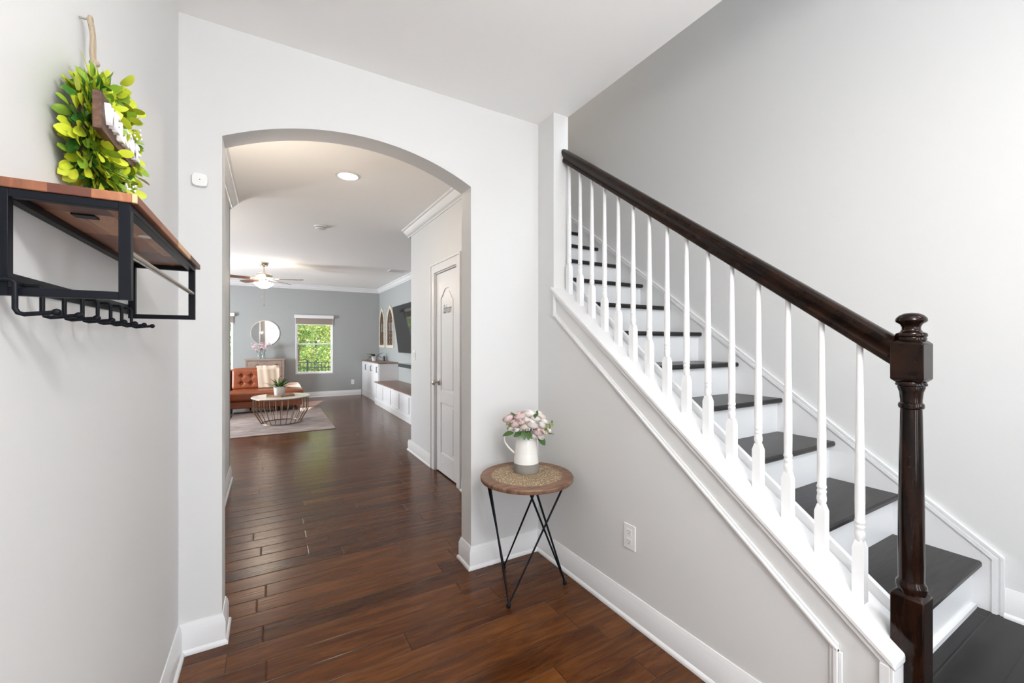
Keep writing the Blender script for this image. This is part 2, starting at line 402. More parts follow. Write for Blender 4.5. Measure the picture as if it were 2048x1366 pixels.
o.matrix_basis = Matrix.Translation((DX+.0025, yc, 1.665)) @ Matrix(((0, 0, -1, 0), (-1, 0, 0, 0), (0, 1, 0, 0), (0, 0, 0, 1))) @ Matrix.Diagonal((.60, 1.5, 1, 1))
o['label'] = 'dark cursive lettering on the upper panel'

# ------------------------------------------------------------ staircase
NT = 14; RIS = .2008; RUN = .2665; Y1 = .534; CAPX = 1.662
st = thing('staircase', 'staircase with dark treads, white risers and white skirting boards', 'staircase', (2.1, .53, .2))
for n in range(1, NT+1):
    ny = Y1+RUN*(n-1); z = .2+RIS*n
    if n < NT:
        prof = [(ny+.006, z-.027), (ny, z-.020), (ny, z-.007), (ny+.006, z), (ny+RUN+.028, z), (ny+RUN+.028, z-.027)]
        part('tread', MB().prism(prof, 'x', 1.682, RX-.010), TREAD, st, 0)
    else:
        part('tread', MB().box(1.682, RX-.010, ny, ny+.09, z-.027, z-.009), TREAD, st, .003)
    part('riser', MB().box(1.682, RX-.010, ny+.028, ny+.046, z-RIS+(.0005), z-.027), TRIM, st)
# skirting boards: wall side (above the nosings) and inner side (just over the cap)
ofs = .045
e0 = .505
prof = [(e0, .2), (e0, nosez(e0)+ofs), (4.05, nosez(4.05)+ofs), (4.05, 2.3), (3.2, 1.6), (.9, .2)]
wallsk = part('wall_skirt_board', MB().prism(prof, 'x', RX-.012, RX), TRIM, st)
bead = MB(); cth = cos(math.atan(SL))
zs = lambda y, d: nosez(y)+ofs+d/cth
for d0, d1, t in ((0, .016, .020), (.016, .023, .011), (.023, .033, .016)):
    bead.prism([(e0-d0, .200), (e0-d0, zs(e0-d0, d0)), (4.05, zs(4.05, d0)), (4.05, zs(4.05, d1)), (e0-d1, zs(e0-d1, d1)), (e0-d1, .200)], 'x', RX-t, RX)
part('skirt_moulding', bead, TRIM, st)
prof = [(KE+.03, .2), (KE+.03, capz(KE+.03)+.036), (3.9, capz(3.9)+.036), (3.9, 2.3), (3.0, 1.6), (.9, .2)]
part('inner_skirt_board', MB().prism(prof, 'x', CAPX, CAPX+.020), TRIM, st, .002)
part('inner_filler', MB().prism([(KE+.03, .2), (KE+.03, capz(KE+.03)-.04), (3.9, capz(3.9)-.04), (3.9, 2.3), (3.0, 1.6), (.9, .2)], 'x', SX1, CAPX), TRIM, st)
struct('floor_landing', MB().box(SX+.012, RX, FY, Y1+.028, 0, .2), LANDM, 'dark plank landing at the foot of the stairs', 'floor')
struct('trim_4', MB().box(SX, SX+.012, FY, KE, 0, .2), TRIM, 'white riser board facing the landing edge', 'trim')
struct('baseboard_landing', sweep(MB(), [(RX, e0-.0335), (RX, FY)], [(a, b*.9+.2) for a, b in BP]), TRIM, 'white baseboard on the right wall beside the dark landing', 'baseboard')
struct('trim_5', MB().box(SX1+.06, RX-.024, Y1+.012, Y1+.028, .2, .218), TRIM, 'white shoe moulding under the lowest stair riser', 'trim')

# knee wall cap and applied mouldings
kc = MB()
def slope_bar(mb, ya, yb, dz0, dz1, x0, x1):
    mb.prism([(ya, capz(ya)+dz0), (yb, capz(yb)+dz0), (yb, capz(yb)+dz1), (ya, capz(ya)+dz1)], 'x', x0, x1)
slope_bar(kc, KE-.014, 2.094, -.026, 0, SX-.016, CAPX)
struct('trim_6', kc, TRIM, 'white sloping cap board on top of the knee wall', 'trim', bevel=.006)
km = MB()
slope_bar(km, KE, 2.075, -.044, -.024, SX-.010, SX)
for a, b, t in ((-.170, -.160, .008), (-.160, -.148, .014), (-.148, -.136, .007)):
    slope_bar(km, .60, 2.065, a, b, SX-t, SX)
for a, b, t in ((2.055, 2.063, .008), (2.063, 2.074, .013), (2.074, 2.08, .007)):
    km.box(SX-t, SX, a, b, capz(a)-.165, capz(a)-.03)
for a, b, t in ((.590, .600, .008), (.600, .612, .014), (.612, .624, .007)):
    km.box(SX-t, SX, a, b, .131, capz(a)-.150)
km.box(SX-.013, SX+.001, KE-.002, KE+.022, 0.0, capz(KE)-.03)
km.box(SX-.013, SX1, KE-.010, KE, 0.0, capz(KE)-.03)
struct('trim_7', km, TRIM, 'white panel moulding following the slope of the knee wall', 'trim', bevel=.002)

# ------------------------------------------------------------ railing
BX = 1.592
rl = thing('stair_railing', 'dark handrail with newel post and white tapered balusters on knee wall', 'railing', (BX, .46, .2))
# newel
NY = .462; hw = .0365
nw = MB()
Mn = Matrix.Translation((BX, NY, 0))
def block(mb, z0, z1, ch):
    a = hw; b = hw-ch
    rows = [(b, z0), (a, z0+ch), (a, z1-ch), (b, z1)]
    V = [[mb.bm.verts.new((BX+sx*r, NY+sy*r, z)) for sx, sy in ((-1, -1), (1, -1), (1, 1), (-1, 1))] for r, z in rows]
    for p, q in zip(V, V[1:]):
        for i in range(4): mb.bm.faces.new((p[i], p[(i+1) % 4], q[(i+1) % 4], q[i]))
    mb.bm.faces.new(V[0]); mb.bm.faces.new(V[-1])
block(nw, .2, .622, .012)
nwo = part('newel_post', nw, NEWEL, rl, .003, label='black-brown turned newel post')
b2 = MB(); block(b2, 1.217, 1.338, .010); part('newel_block', b2, RAIL, nwo, .002)
part('newel_shaft', MB().lathe([(.0, .60), (.030, .610), (.0335, .626), (.0345, .634), (.0335, .642), (.0295, .648), (.0285, .655), (.0290, .70), (.0285, .85), (.0262, 1.0), (.0242, 1.12),
    (.0236, 1.141), (.0275, 1.144), (.0288, 1.150), (.0275, 1.157), (.0238, 1.160), (.0240, 1.168), (.0262, 1.190), (.0305, 1.203), (.0300, 1.206), (.0345, 1.209), (.0350, 1.213), (.0320, 1.219), (0, 1.222)], (BX, NY, 0), 40), NEWEL, nwo)
part('newel_cap', MB().lathe([(0, 1.332), (.026, 1.334), (.032, 1.337), (.0335, 1.342), (.032, 1.346), (.0345, 1.349), (.0350, 1.353), (.033, 1.358), (.0245, 1.362), (.0205, 1.369), (.0205, 1.376),
    (.0245, 1.384), (.0330, 1.390), (.0350, 1.394), (.0335, 1.401), (.0270, 1.409), (.0160, 1.415), (0, 1.417)], (BX, NY, 0), 40), NEWEL, nwo)
# handrail: profile swept on the slope (profile in x, dz)
railz = lambda y: 1.266+.7480*(y-.500)     # underside
ang = math.atan(.7480)
pr = [(-.022, 0), (.022, 0), (.026, .004), (.026, .018), (.021, .024), (.021, .030), (.030, .044), (.034, .056), (.032, .070), (.022, .079), (.008, .083), (-.008, .083), (-.022, .079), (-.032, .070), (-.034, .056), (-.030, .044), (-.021, .030), (-.021, .024), (-.026, .018), (-.026, .004)]
hr = MB()
rows = []
for y in (.492, .6, 2.079):
    rows.append([hr.bm.verts.new((BX+a, y, railz(y)+b*1.06)) for a, b in pr])
for p, q in zip(rows, rows[1:]):
    for k in range(len(pr)): hr.bm.faces.new((p[k], p[(k+1) % len(pr)], q[(k+1) % len(pr)], q[k]))
hr.bm.faces.new(rows[0]); hr.bm.faces.new(rows[-1])
part('handrail', hr, RAIL, rl, label='dark stained moulded handrail')
# balusters
def baluster(Y, zb, zt):
    mb = MB(); q = .0155
    rows = [(q, -.012), (q, .155), (q*.62, .178)]
    V = []
    for r, z in rows:
        V.append([mb.bm.verts.new((BX+sx*r, Y+sy*r, zb+z+(SL*(sy*r) if z < 0 else 0))) for sx, sy in ((-1, -1), (1, -1), (1, 1), (-1, 1))])
    for p, k in zip(V, V[1:]):
        for i in range(4): mb.bm.faces.new((p[i], p[(i+1) % 4], k[(i+1) % 4], k[i]))
    mb.bm.faces.new(V[0]); mb.bm.faces.new(V[-1])
    H = zt-zb
    mb.lathe([(.0095, .165), (.0115, .180), (.0140, .190), (.0142, .200), (.0128, .206), (.0125, .214), (.0138, .217), (.0138, .222), (.0122, .225), (.0122, .229), (.0142, .232), (.0142, .238), (.0125, .241),
              (.0132, .30), (.0128, .40), (.0105, .55), (.0085, H-.02), (.0085, H+.012)], (BX, Y, zb), 20)
    return mb
for i in range(15):
    Y = 2.044-.1044*i
    part('baluster', baluster(Y, capz(Y), railz(Y)), TRIM, rl)
# short rail on the far wall, seen past the column
wr = thing('wall_handrail', 'short dark handrail on the right wall high up the stairs', 'handrail', (2.57, 3.0, 2.96))
wz = lambda y: 2.985+.75*(y-2.97)
wm = MB(); rows = []
for y in (2.965, 2.98, 3.9):
    s_ = .6 if y == 2.965 else 1
    rows.append([wm.bm.verts.new((2.565+a*.8, y, wz(y)-.03+(b-.04)*.75*s_)) for a, b in pr])
for p, q in zip(rows, rows[1:]):
    for k in range(len(pr)): wm.bm.faces.new((p[k], p[(k+1) % len(pr)], q[(k+1) % len(pr)], q[k]))
wm.bm.faces.new(rows[0]); wm.bm.faces.new(rows[-1])
part('rail', wm, RAIL, wr)
for y in (3.15, 3.75): part('bracket', MB().tube([(RX, y, wz(y)-.12), (RX-.05, y, wz(y)-.11), (2.565, y, wz(y)-.055)], .006), NICKEL, wr)

# ------------------------------------------------------------ wall plates, detectors, lamps
def plate(name, lab, x, y, z, nx, w=.075, h=.118):
    """nx: outward direction axis '-x' or '-y'"""
    o = thing(name, lab, 'outlet' if 'outlet' in name else 'switch', (x, y, z))
    def bx(mb, a0, a1, z0, z1, t0, t1):
        if nx == '-x': mb.box(x-t1, x-t0, y+a0, y+a1, z+z0, z+z1)
        else: mb.box(x+a0, x+a1, y-t1, y-t0, z+z0, z+z1)
        return mb
    part('cover_plate', bx(MB(), -w/2, w/2, -h/2, h/2, 0, .005), PLASTIC, o, .002)
    return o, bx
o, bx = plate('wall_outlet', 'white double outlet low on the stair knee wall', SX, 1.455, .398, '-x')
for dz in (-.023, .023):
    f = part('socket', bx(MB(), -.016, .016, dz-.014, dz+.014, .005, .0065), PLASTIC, o, .001)
    part('slots', bx(bx(bx(MB(), -.008, -.006, dz-.001, dz+.008, .0065, .0068), .006, .008, dz-.001, dz+.007, .0065, .0068), -.002, .002, dz-.010, dz-.006, .0065, .0068), SLOT, f)
o, bx = plate('wall_outlet', 'small white outlet on the grey back wall beside the cabinets', 1.832, LY, .335, '-y')
for dz in (-.023, .023): part('socket', bx(MB(), -.016, .016, dz-.014, dz+.014, .005, .0065), PLASTIC, o, .001)
o, bx = plate('light_switch', 'white double light switch at the end of the hall wall', SX, 4.93, 1.185, '-x', .118, .118)
for dy in (-.025, .025): part('toggle', bx(MB(), dy-.016, dy+.016, -.033, .033, .005, .009), PLASTIC, o, .001)
# sensor: rounded square
def rsq(r, n=40, e=4.0):
    return [(r*(abs(cos(t))**(2/e))*(1 if cos(t) >= 0 else -1), r*(abs(sin(t))**(2/e))*(1 if sin(t) >= 0 else -1)) for t in [2*pi*i/n for i in range(n)]]
se = thing('room_sensor', 'white rounded square sensor on the wall left of the arch', 'sensor', (-.262, AY0, 2.035))
mb = MB(); rows = []
for k, yy in ((.94, 0), (1, -.004), (1, -.014), (.93, -.019)):
    rows.append([mb.bm.verts.new((-.262+a*k, AY0+yy, 2.035+b*k)) for a, b in rsq(.0285)])
for p, q in zip(rows, rows[1:]):
    for i in range(40): mb.bm.faces.new((p[i], p[(i+1) % 40], q[(i+1) % 40], q[i]))
mb.bm.faces.new(rows[0]); mb.bm.faces.new(rows[-1])
part('sensor_body', mb, PLASTIC, se); part('sensor_dot', MB().box(-.264, -.260, AY0-.0195, AY0-.019, 2.034, 2.037), SLOT, se)

LAMPW = (1, .86, .70)
EMW = mat('lamp_glow', (1, 1, 1), .5, emit=(1, .91, .80), estr=30)
def recessed(x, y, z, lab, en):
    o = thing('recessed_light', lab, 'ceiling light', (x, y, z))
    part('trim_ring', MB().lathe([(.075, z), (.098, z-.002), (.098, z-.006), (.078, z-.010), (.072, z-.004)], (x, y, 0), 40, ring=True), TRIM, o)
    part('lens', MB().lathe([(0, z-.022), (.040, z-.020), (.066, z-.013), (.074, z-.006), (.074, z-.003), (0, z-.003)], (x, y, 0), 40), EMW, o)
    l = light('recessed_lamp', 'AREA', (x, y, z-.026), en, LAMPW, .14, .14, aim=(0, 0, -1)); l.data.shape = 'DISK'
recessed(.568, 3.733, CZ, 'glowing round recessed light in the hall ceiling', 3.5)
fpx, fpy = .64, -.35  # unseen globe, added as fill for the foyer ceiling and walls
pn = thing('fill_pendant', 'unseen frosted globe added as fill light behind the viewer in the foyer', 'fill light', (fpx, fpy, CZ))
part('canopy', MB().lathe([(0, CZ), (.06, CZ), (.06, CZ-.012), (.04, CZ-.028), (0, CZ-.028)], (fpx, fpy, 0), 28), BRASS, pn)
part('stem', MB().tube([(fpx, fpy, CZ-.02), (fpx, fpy, 2.40)], .006, 10), BRASS, pn)
part('glass_globe', MB().lathe([(.03, 2.40), (.06, 2.405), (.13, 2.37), (.155, 2.31), (.16, 2.25), (.14, 2.18), (.10, 2.13), (0, 2.10)], (fpx, fpy, 0), 36), mat('frosted_glass', (1, 1, 1), .4, emit=(1, .95, .88), estr=16), pn)
for k_ in range(4):
    light('fill_pendant_bulb', 'POINT', (fpx+.20*cos(pi/2*k_+.4), fpy+.20*sin(pi/2*k_+.4), 2.27), 15.5, (1, .985, .975), radius=.05)
ul = thing('fill_stair_light', 'unseen round fill light added over the head of the stairs', 'ceiling light', (2.12, 4.3, 5.4))  # unseen fixture, added to lighten and warm the upper stair wall
part('base_ring', MB().lathe([(0, 5.37), (.15, 5.37), (.16, 5.40), (0, 5.40)], (2.12, 4.3, 0), 32), BRASS, ul)
part('glass_dish', MB().lathe([(0, 5.30), (.08, 5.31), (.13, 5.34), (.145, 5.37), (0, 5.37)], (2.12, 4.3, 0), 32), mat('dish_glow', (1, 1, 1), .4, emit=(1, .86, .70), estr=10), ul)
light('fill_stair_bulb', 'POINT', (2.12, 4.3, 5.2), 13, (1, .84, .70), radius=.08)
ws = thing('fill_sconce', 'unseen uplight added as fill on the hall wall behind the left arch pier', 'wall light', (WL, 2.75, 1.70))  # added out of sight, only to brighten the hall ceiling
part('back_plate', MB().box(WL, WL+.01, 2.71, 2.79, 1.62, 1.76), BRASS, ws, .002)
part('cup', MB().lathe([(.006, 1.66), (.03, 1.68), (.036, 1.74), (.034, 1.74), (.028, 1.69), (.006, 1.67)], (WL+.046, 2.75, 0), 20, ring=True), BRASS, ws)
light('fill_sconce_bulb', 'AREA', (WL+.046, 2.75, 1.735), 14, LAMPW, .05, .05, aim=(.2, 1, .75))
sd = thing('smoke_detector', 'round white smoke detector on the ceiling beyond the hall light', 'smoke detector', (.529, 5.534, CZ))
part('detector_body', MB().lathe([(0, CZ-.038), (.04, CZ-.038), (.058, CZ-.030), (.062, CZ-.014), (.070, CZ-.012), (.070, CZ), (0, CZ)], (.529, 5.534, 0), 32), PLASTIC, sd)
part('detector_vent', MB().lathe([(.0625, CZ-.020), (.0635, CZ-.020), (.0635, CZ-.016), (.0625, CZ-.016)], (.529, 5.534, 0), 32, ring=True), SLOT, sd)
av = thing('ceiling_vent', 'small white air vent in the living room ceiling', 'vent', (2.16, 8.2, CZ))
part('vent_frame', MB().box(1.99, 2.33, 8.08, 8.11, CZ-.008, CZ).box(1.99, 2.33, 8.29, 8.32, CZ-.008, CZ).box(1.99, 2.02, 8.11, 8.29, CZ-.008, CZ).box(2.30, 2.33, 8.11, 8.29, CZ-.008, CZ), PLASTIC, av)
part('vent_slats', MB().box(2.02, 2.30, 8.11, 8.29, CZ-.003, CZ-.001), mat('vent_dark', (.12, .12, .12), .6), av)
for i in range(6): part('slat', MB().box(2.02, 2.30, 8.123+.028*i, 8.137+.028*i, CZ-.007, CZ-.004), PLASTIC, av)

# ------------------------------------------------------------ coat rack shelf
TB = .0150
cr = thing('coat_rack', 'wall shelf of reddish wood on black iron frame with hooks', 'coat rack', (WL, 1.2, 1.55))
YN, YFb, XF = .872, 1.535, -.190
part('shelf_board', MB().box(WL+.003, XF+.008, YN-.003, YFb+.030, 1.551, 1.5655), SHELFW, cr, .0015)
def frame(y0):
    m_ = MB(); x0, x1 = WL, XF; z0, z1 = 1.398, 1.551
    m_.box(x0, x0+TB, y0, y0+TB, z0, z1).box(x1-TB, x1, y0, y0+TB, z0, z1)
    m_.box(x0+TB, x1-TB, y0, y0+TB, z0, z0+TB*.8).box(x0+TB, x1-TB, y0, y0+TB, z1-TB*.8, z1)
    return m_
part('side_frame', frame(YN), IRON, cr, .0008); part('side_frame', frame(YFb-TB), IRON, cr, .0008)
part('frame_rail', MB().box(XF-TB, XF, YN+TB, YFb-TB, 1.539, 1.551), IRON, cr, .0008)
part('frame_rail', MB().box(WL, WL+TB, YN+TB, YFb-TB, 1.539, 1.551), IRON, cr, .0008)
part('front_rod', MB().tube([(XF-.006, YN+.01, 1.474), (XF-.006, YFb-.01, 1.474)], .0052, 12), NICKEL, cr, label='bare metal rod')
part('hook_rail', MB().box(WL, WL+.004, YN+TB, YFb-TB, 1.409, 1.434), IRON, cr)
for i in range(8):
    y = .866+.0822*i; z = 1.371; x = WL+.024
    pts = [(WL+.004, y, 1.42), (x-.004, y, 1.420), (x, y, 1.416), (x, y, z+.008), (x+.003, y, z+.002), (x+.009, y, z)]
    pts += [(x+.038, y, z+.0035)]
    h = MB().tube(pts, .0033, 10); h.ball((x+.042, y, z+.004), .0056, 14)
    part('hook', h, IRON, cr)
part('mounting_tab', MB().box(-.292, -.262, .985, 1.010, 1.548, 1.551), IRON, cr)
part('mounting_tab', MB().box(-.215, -.200, 1.43, 1.445, 1.548, 1.551), IRON, cr)
part('paper_sticker', MB().lathe([(0, 1.5496), (.013, 1.5496), (.013, 1.5508), (0, 1.5508)], (-.222, 1.13, 0), 20), PLASTIC, cr, label='small round white sticker')

# ------------------------------------------------------------ wreath
W0 = Vector((-.296, 1.15, 1.745))
wt = thing('boxwood_wreath', 'green leafy wreath with berries and wooden sign above the coat rack', 'wreath', tuple(W0))
LG = [mat('leaf_lime', (.50, .56, .035), .42), mat('leaf_green', (.22, .36, .03), .42), mat('leaf_deep', (.05, .17, .025), .45)]
rnd = random.Random(3)
WB = mat('white_berries', (.86, .86, .82), .5)
part('wreath_ring', MB().tube([(W0.x-.008, W0.y+.080*cos(a), W0.z+.080*sin(a)) for a in [2*pi*i/32 for i in range(32)]], .012, 8, closed=True), mat('twig', (.07, .05, .02), .8), wt)
for k in range(3):
    mb = MB()
    for i in range((560, 400, 280)[k]):
        a = rnd.random()*2*pi; rr = .080+rnd.gauss(0, .010)
        b = Vector((W0.x-.006+rnd.uniform(-.008, .012), W0.y+rr*cos(a), W0.z+rr*sin(a)))
        ph = rnd.uniform(-.45, pi+.1)          # angle round the ring's tube: outward .. front .. inward
        ra = Vector((0, cos(a), sin(a)))
        out = (ra*cos(ph)+Vector((1, 0, 0))*sin(ph)); out += Vector((rnd.gauss(0, .3), rnd.gauss(0, .4), rnd.gauss(0, .4)))
        out.x = max(out.x, -.35)
        out.normalize()
        L = rnd.uniform(.021, .031)*(1.05, 1.0, .95)[k]
        off = out*rnd.uniform(.006, (.038, .030, .016)[k])
        mb.leaf(b+off, out, (1, rnd.uniform(-.6, .6), rnd.uniform(-.2, .7)), L, L*.66, curl=rnd.uniform(.0, .35), seg=7, fold=.12, tip=.3)
    part('leaf_sprays', mb, LG[k], wt, label=('lime green leaves', 'mid green leaves', 'deep green leaves')[k])
for (ca, cr_) in ((.6, .085), (.05, .090), (3.05, .095), (4.7, .085), (5.2, .100), (5.55, .115)):
    cc = W0+Vector((.034, cr_*cos(ca), cr_*sin(ca))); mb = MB()
    for i in range(14):
        mb.ball(cc+Vector((rnd.uniform(-.010, .012), rnd.gauss(0, .011), rnd.gauss(0, .013))), .0022, 6, (1, 1, 1.3))
    part('berry_cluster', mb, WB, wt, label='small white berries')
# sign board (pointed plank) with letters
sg = MB(); sy, sz = 1.100, 1.736
pts = [(sy-.112, sz-.032), (sy-.112, sz+.034), (sy+.100, sz+.034), (sy+.114, sz+.002), (sy+.100, sz-.032)]
sg.prism(pts, 'x', -.266, -.254)
sgo = part('sign_board', sg, mat('dark_sign_wood', (.045, .020, .012), .6, var=(14, (.16, .075, .04), (4, 1.2, 6))), wt, .001)
LET = mat('white_letters', (.90, .89, .91), .5)
for i, ch in enumerate('WELCOME'):
    me = text_mesh(ch, .046, .004, .0018)
    me.materials.append(LET); o = bpy.data.objects.new('letter', me); COL.objects.link(o); o.parent = sgo
    o.matrix_basis = Matrix.Translation((-.2500, sy-.080+.0275*i+(.003 if i > 0 else 0), sz+.001+.003*sin(i*2.1))) @ Matrix(((0, 0, 1, 0), (1, 0, 0, 0), (0, 1, 0, 0), (0, 0, 0, 1))) @ Matrix.Diagonal((.68 if ch in 'WM' else .80, 1.0, 1, 1))
# jute loop
rp = MB(); ra_, rb_ = Vector((-.296, 1.128, 1.825)), Vector((-.320, 1.180, 1.995))
for dy in (-.0042, .0042):
    rp.tube([ra_.lerp(rb_, i/11)+Vector((.0015*sin(i*.9), dy*(1+.3*sin(i*1.3)), 0)) for i in range(12)], .0040, 8)
rp.tube([rb_+Vector((0, -.0042*cos(a), .006*sin(a))) for a in [pi*i/10 for i in range(11)]], .0040, 8)
rp.ball(ra_.lerp(rb_, .40), .0085, 10, (1, 1, .8))
part('jute_loop', rp, mat('jute', (.36, .29, .21), .9, bump=(500, .8)), wt, label='twisted natural jute hanging loop')
part('wall_nail', MB().tube([(WL, 1.180, 1.995), (-.322, 1.180, 1.9955)], .0022, 8), NICKEL, wt)

# ------------------------------------------------------------ side table in the corner
TC = Vector((1.215, 1.935, 0)); TZ = .612
tb = thing('side_table', 'round wooden side table with black crossed wire legs', 'table', (TC.x, TC.y, 0))
TW = bpy.data.materials.new('carved_table_wood'); TW.use_nodes = True
nt = TW.node_tree; N = nt.nodes; Lk = nt.links; b = N['Principled BSDF']; b.inputs['Roughness'].default_value = .5
tc = N.new('ShaderNodeTexCoord'); mp = N.new('ShaderNodeMapping'); mp.inputs['Location'].default_value = (-TC.x, -TC.y, 0); Lk.new(tc.outputs['Object'], mp.inputs[0])
ln = N.new('ShaderNodeVectorMath'); ln.operation = 'LENGTH'
sxy = N.new('ShaderNodeVectorMath'); sxy.operation = 'MULTIPLY'; sxy.inputs[1].default_value = (1, 1, 0)
Lk.new(mp.outputs[0], sxy.inputs[0]); Lk.new(sxy.outputs[0], ln.inputs[0])
vo = N.new('ShaderNodeTexVoronoi'); vo.feature = 'DISTANCE_TO_EDGE'; vo.inputs['Scale'].default_value = 75; Lk.new(tc.outputs['Object'], vo.inputs['Vector'])
gr = N.new('ShaderNodeTexNoise'); gr.inputs['Scale'].default_value = 14; gr.inputs['Detail'].default_value = 6
mpg = N.new('ShaderNodeMapping'); mpg.inputs['Scale'].default_value = (1, 5, 1); Lk.new(tc.outputs['Object'], mpg.inputs[0]); Lk.new(mpg.outputs[0], gr.inputs['Vector'])
r1 = N.new('ShaderNodeValToRGB'); r1.color_ramp.elements[0].color = (.115, .055, .030, 1); r1.color_ramp.elements[1].color = (.28, .155, .095, 1)
r1.color_ramp.elements[0].position = .3; r1.color_ramp.elements[1].position = .7; Lk.new(gr.outputs['Fac'], r1.inputs[0])
mv = N.new('ShaderNodeMapRange'); mv.inputs['From Min'].default_value = .03; mv.inputs['From Max'].default_value = .13; mv.inputs['To Min'].default_value = 1; mv.inputs['To Max'].default_value = 0; Lk.new(vo.outputs['Distance'], mv.inputs['Value'])
ad = N.new('ShaderNodeMath'); ad.operation = 'MULTIPLY_ADD'; ad.inputs[1].default_value = .03; Lk.new(gr.outputs['Fac'], ad.inputs[0]); Lk.new(ln.outputs['Value'], ad.inputs[2])
mr = N.new('ShaderNodeMapRange'); mr.inputs['From Min'].default_value = .200; mr.inputs['From Max'].default_value = .212; mr.inputs['To Min'].default_value = 1; mr.inputs['To Max'].default_value = 0; Lk.new(ad.outputs[0], mr.inputs['Value'])
mm = N.new('ShaderNodeMath'); mm.operation = 'MULTIPLY'; Lk.new(mv.outputs[0], mm.inputs[0]); Lk.new(mr.outputs[0], mm.inputs[1])
mx = N.new('ShaderNodeMix'); mx.data_type = 'RGBA'; Lk.new(mm.outputs[0], mx.inputs['Factor']); Lk.new(r1.outputs[0], mx.inputs['A']); mx.inputs['B'].default_value = (.56, .47, .29, 1)
Lk.new(mx.outputs['Result'], b.inputs['Base Color'])
bp = N.new('ShaderNodeBump'); bp.inputs['Strength'].default_value = .6; bp.inputs['Distance'].default_value = .002; Lk.new(mm.outputs[0], bp.inputs['Height']); Lk.new(bp.outputs[0], b.inputs['Normal'])
TR = .252
part('tabletop', MB().lathe([(0, TZ-.024), (TR-.003, TZ-.024), (TR, TZ-.019), (TR+.001, TZ-.006), (TR-.003, TZ), (0, TZ)], (TC.x, TC.y, 0), 72), TW, tb, sharp=30, label='wooden top with pale carved lace pattern')
zt = TZ-.024
A, B, Cc = (1.037, 1.822), (1.403, 1.842), (1.191, 2.149)
def P3(p, z): return Vector((p[0], p[1], z))
T1, T2, T3, T4, T5 = (1.012, 1.985), (1.425, 1.845), (1.118, 1.755), (1.245, 1.86), (1.150, 1.742)
legs = [(A, T1, T2), (B, T3, T5), (Cc, (1.020, 2.03), T4)]
for foot, ta, tb_ in legs:
    f = P3(foot, .016); m_ = MB()
    m_.tube([P3(ta, zt), f+(P3(ta, zt)-f)*.02], [.0058, .0046], 10); m_.tube([P3(tb_, zt), f+(P3(tb_, zt)-f)*.02], [.0058, .0046], 10)
    lg = part('leg', m_, IRON, tb)
    part('foot', MB().ball((foot[0], foot[1], .0125), .0125, 14, (1, 1, 1)), IRON, lg)

# ------------------------------------------------------------ jug and bouquet
R_ = Vector((cos(radians(30.1)), -sin(radians(30.1)), 0))
J = Vector((1.243, 1.985, TZ))
CER = mat('cream_glaze', (.80, .785, .75), .12, coat=.5, bump=(30, .06)); GRY = mat('grey_clay', (.235, .215, .195), .65)
jg = thing('ceramic_jug', 'cream ceramic jug with grey base on the side table', 'jug', tuple(J))
jp = [(.0, .052), (.0705, .052), (.0690, .075), (.0650, .105)]+[(.0650-.0072*(i/8)+(.0007 if i % 2 else 0), .105+.01075*i) for i in range(9)]+[(.0565, .198), (.0572, .208), (.0590, .2125), (.0585, .214), (.0565, .212), (.0550, .200), (.0600, .11), (.0640, .06), (0, .058)]
jb = part('jug_body', MB().lathe([(r, z) for r, z in jp], tuple(J), 48), CER, jg)
part('jug_base', MB().lathe([(0, 0), (.0690, 0), (.0715, .004), (.0718, .020), (.0708, .0518), (0, .0518)], tuple(J), 48), GRY, jg, label='unglazed grey clay base band')
hp = []
for (a, z) in ((.057, .185), (.064, .196), (.080, .209), (.100, .210), (.116, .200), (.123, .182), (.118, .160), (.103, .138), (.084, .118), (.068, .104)):
    hp.append(J-R_*a+Vector((0, 0, z)))
part('jug_handle', MB().tube(hp, [.006, .0055, .005, .005, .005, .005, .005, .005, .0055, .006], 12), CER, jg)
bq = thing('flower_bouquet', 'bouquet of blush and white ranunculus blooms standing in the jug', 'bouquet', (J.x, J.y, TZ+.10))
PET = [mat('petal_white', (.86, .81, .78), .6), mat('petal_blush', (.74, .59, .57), .6), mat('petal_cream', (.84, .75, .67), .6)]
U = Vector((0, 0, 1)); Fv = Vector((sin(radians(30.1)), cos(radians(30.1)), 0))
rb = random.Random(5)
def bloom(c, axis, r, m_):
    """ranunculus: shells of cupped petals about an axis"""
    axis = Vector(axis).normalized(); q = axis.to_track_quat('Z', 'Y').to_matrix().to_4x4(); Mt = Matrix.Translation(c) @ q
    mb = MB()
    mb.ball((0, 0, 0), r*.50, 10, (1, 1, .8))
    for layer, (rr, h, op, n) in enumerate(((.32, .62, .10, 5), (.50, .66, .22, 6), (.68, .66, .34, 7), (.86, .60, .50, 8), (1.0, .45, .72, 8))):
        for k in range(n):
            a0 = 2*pi*(k+.5*(layer % 2))/n+rb.uniform(-.1, .1); wd_ = 2*pi/n*1.35
            def fn(u, v, rr=rr, h=h, op=op, a0=a0, wd_=wd_):
                a = a0+(u-.5)*wd_*(1-.25*v*v)
                rad = r*(rr*.55+rr*.45*sin(v*pi*.62)+op*.18*v)
                z = r*(-.45+v*(h+.45))-r*.12*abs(u-.5)*v*2
                return Vector((rad*cos(a), rad*sin(a), z))
            mb.grid(fn, 4, 5)
    for v in mb.bm.verts: v.co = Mt @ v.co
    return part('blossom', mb, PET[m_], bq, sharp=180)
def bp_(a, f, z): return J+R_*a+Fv*f+Vector((0, 0, z))
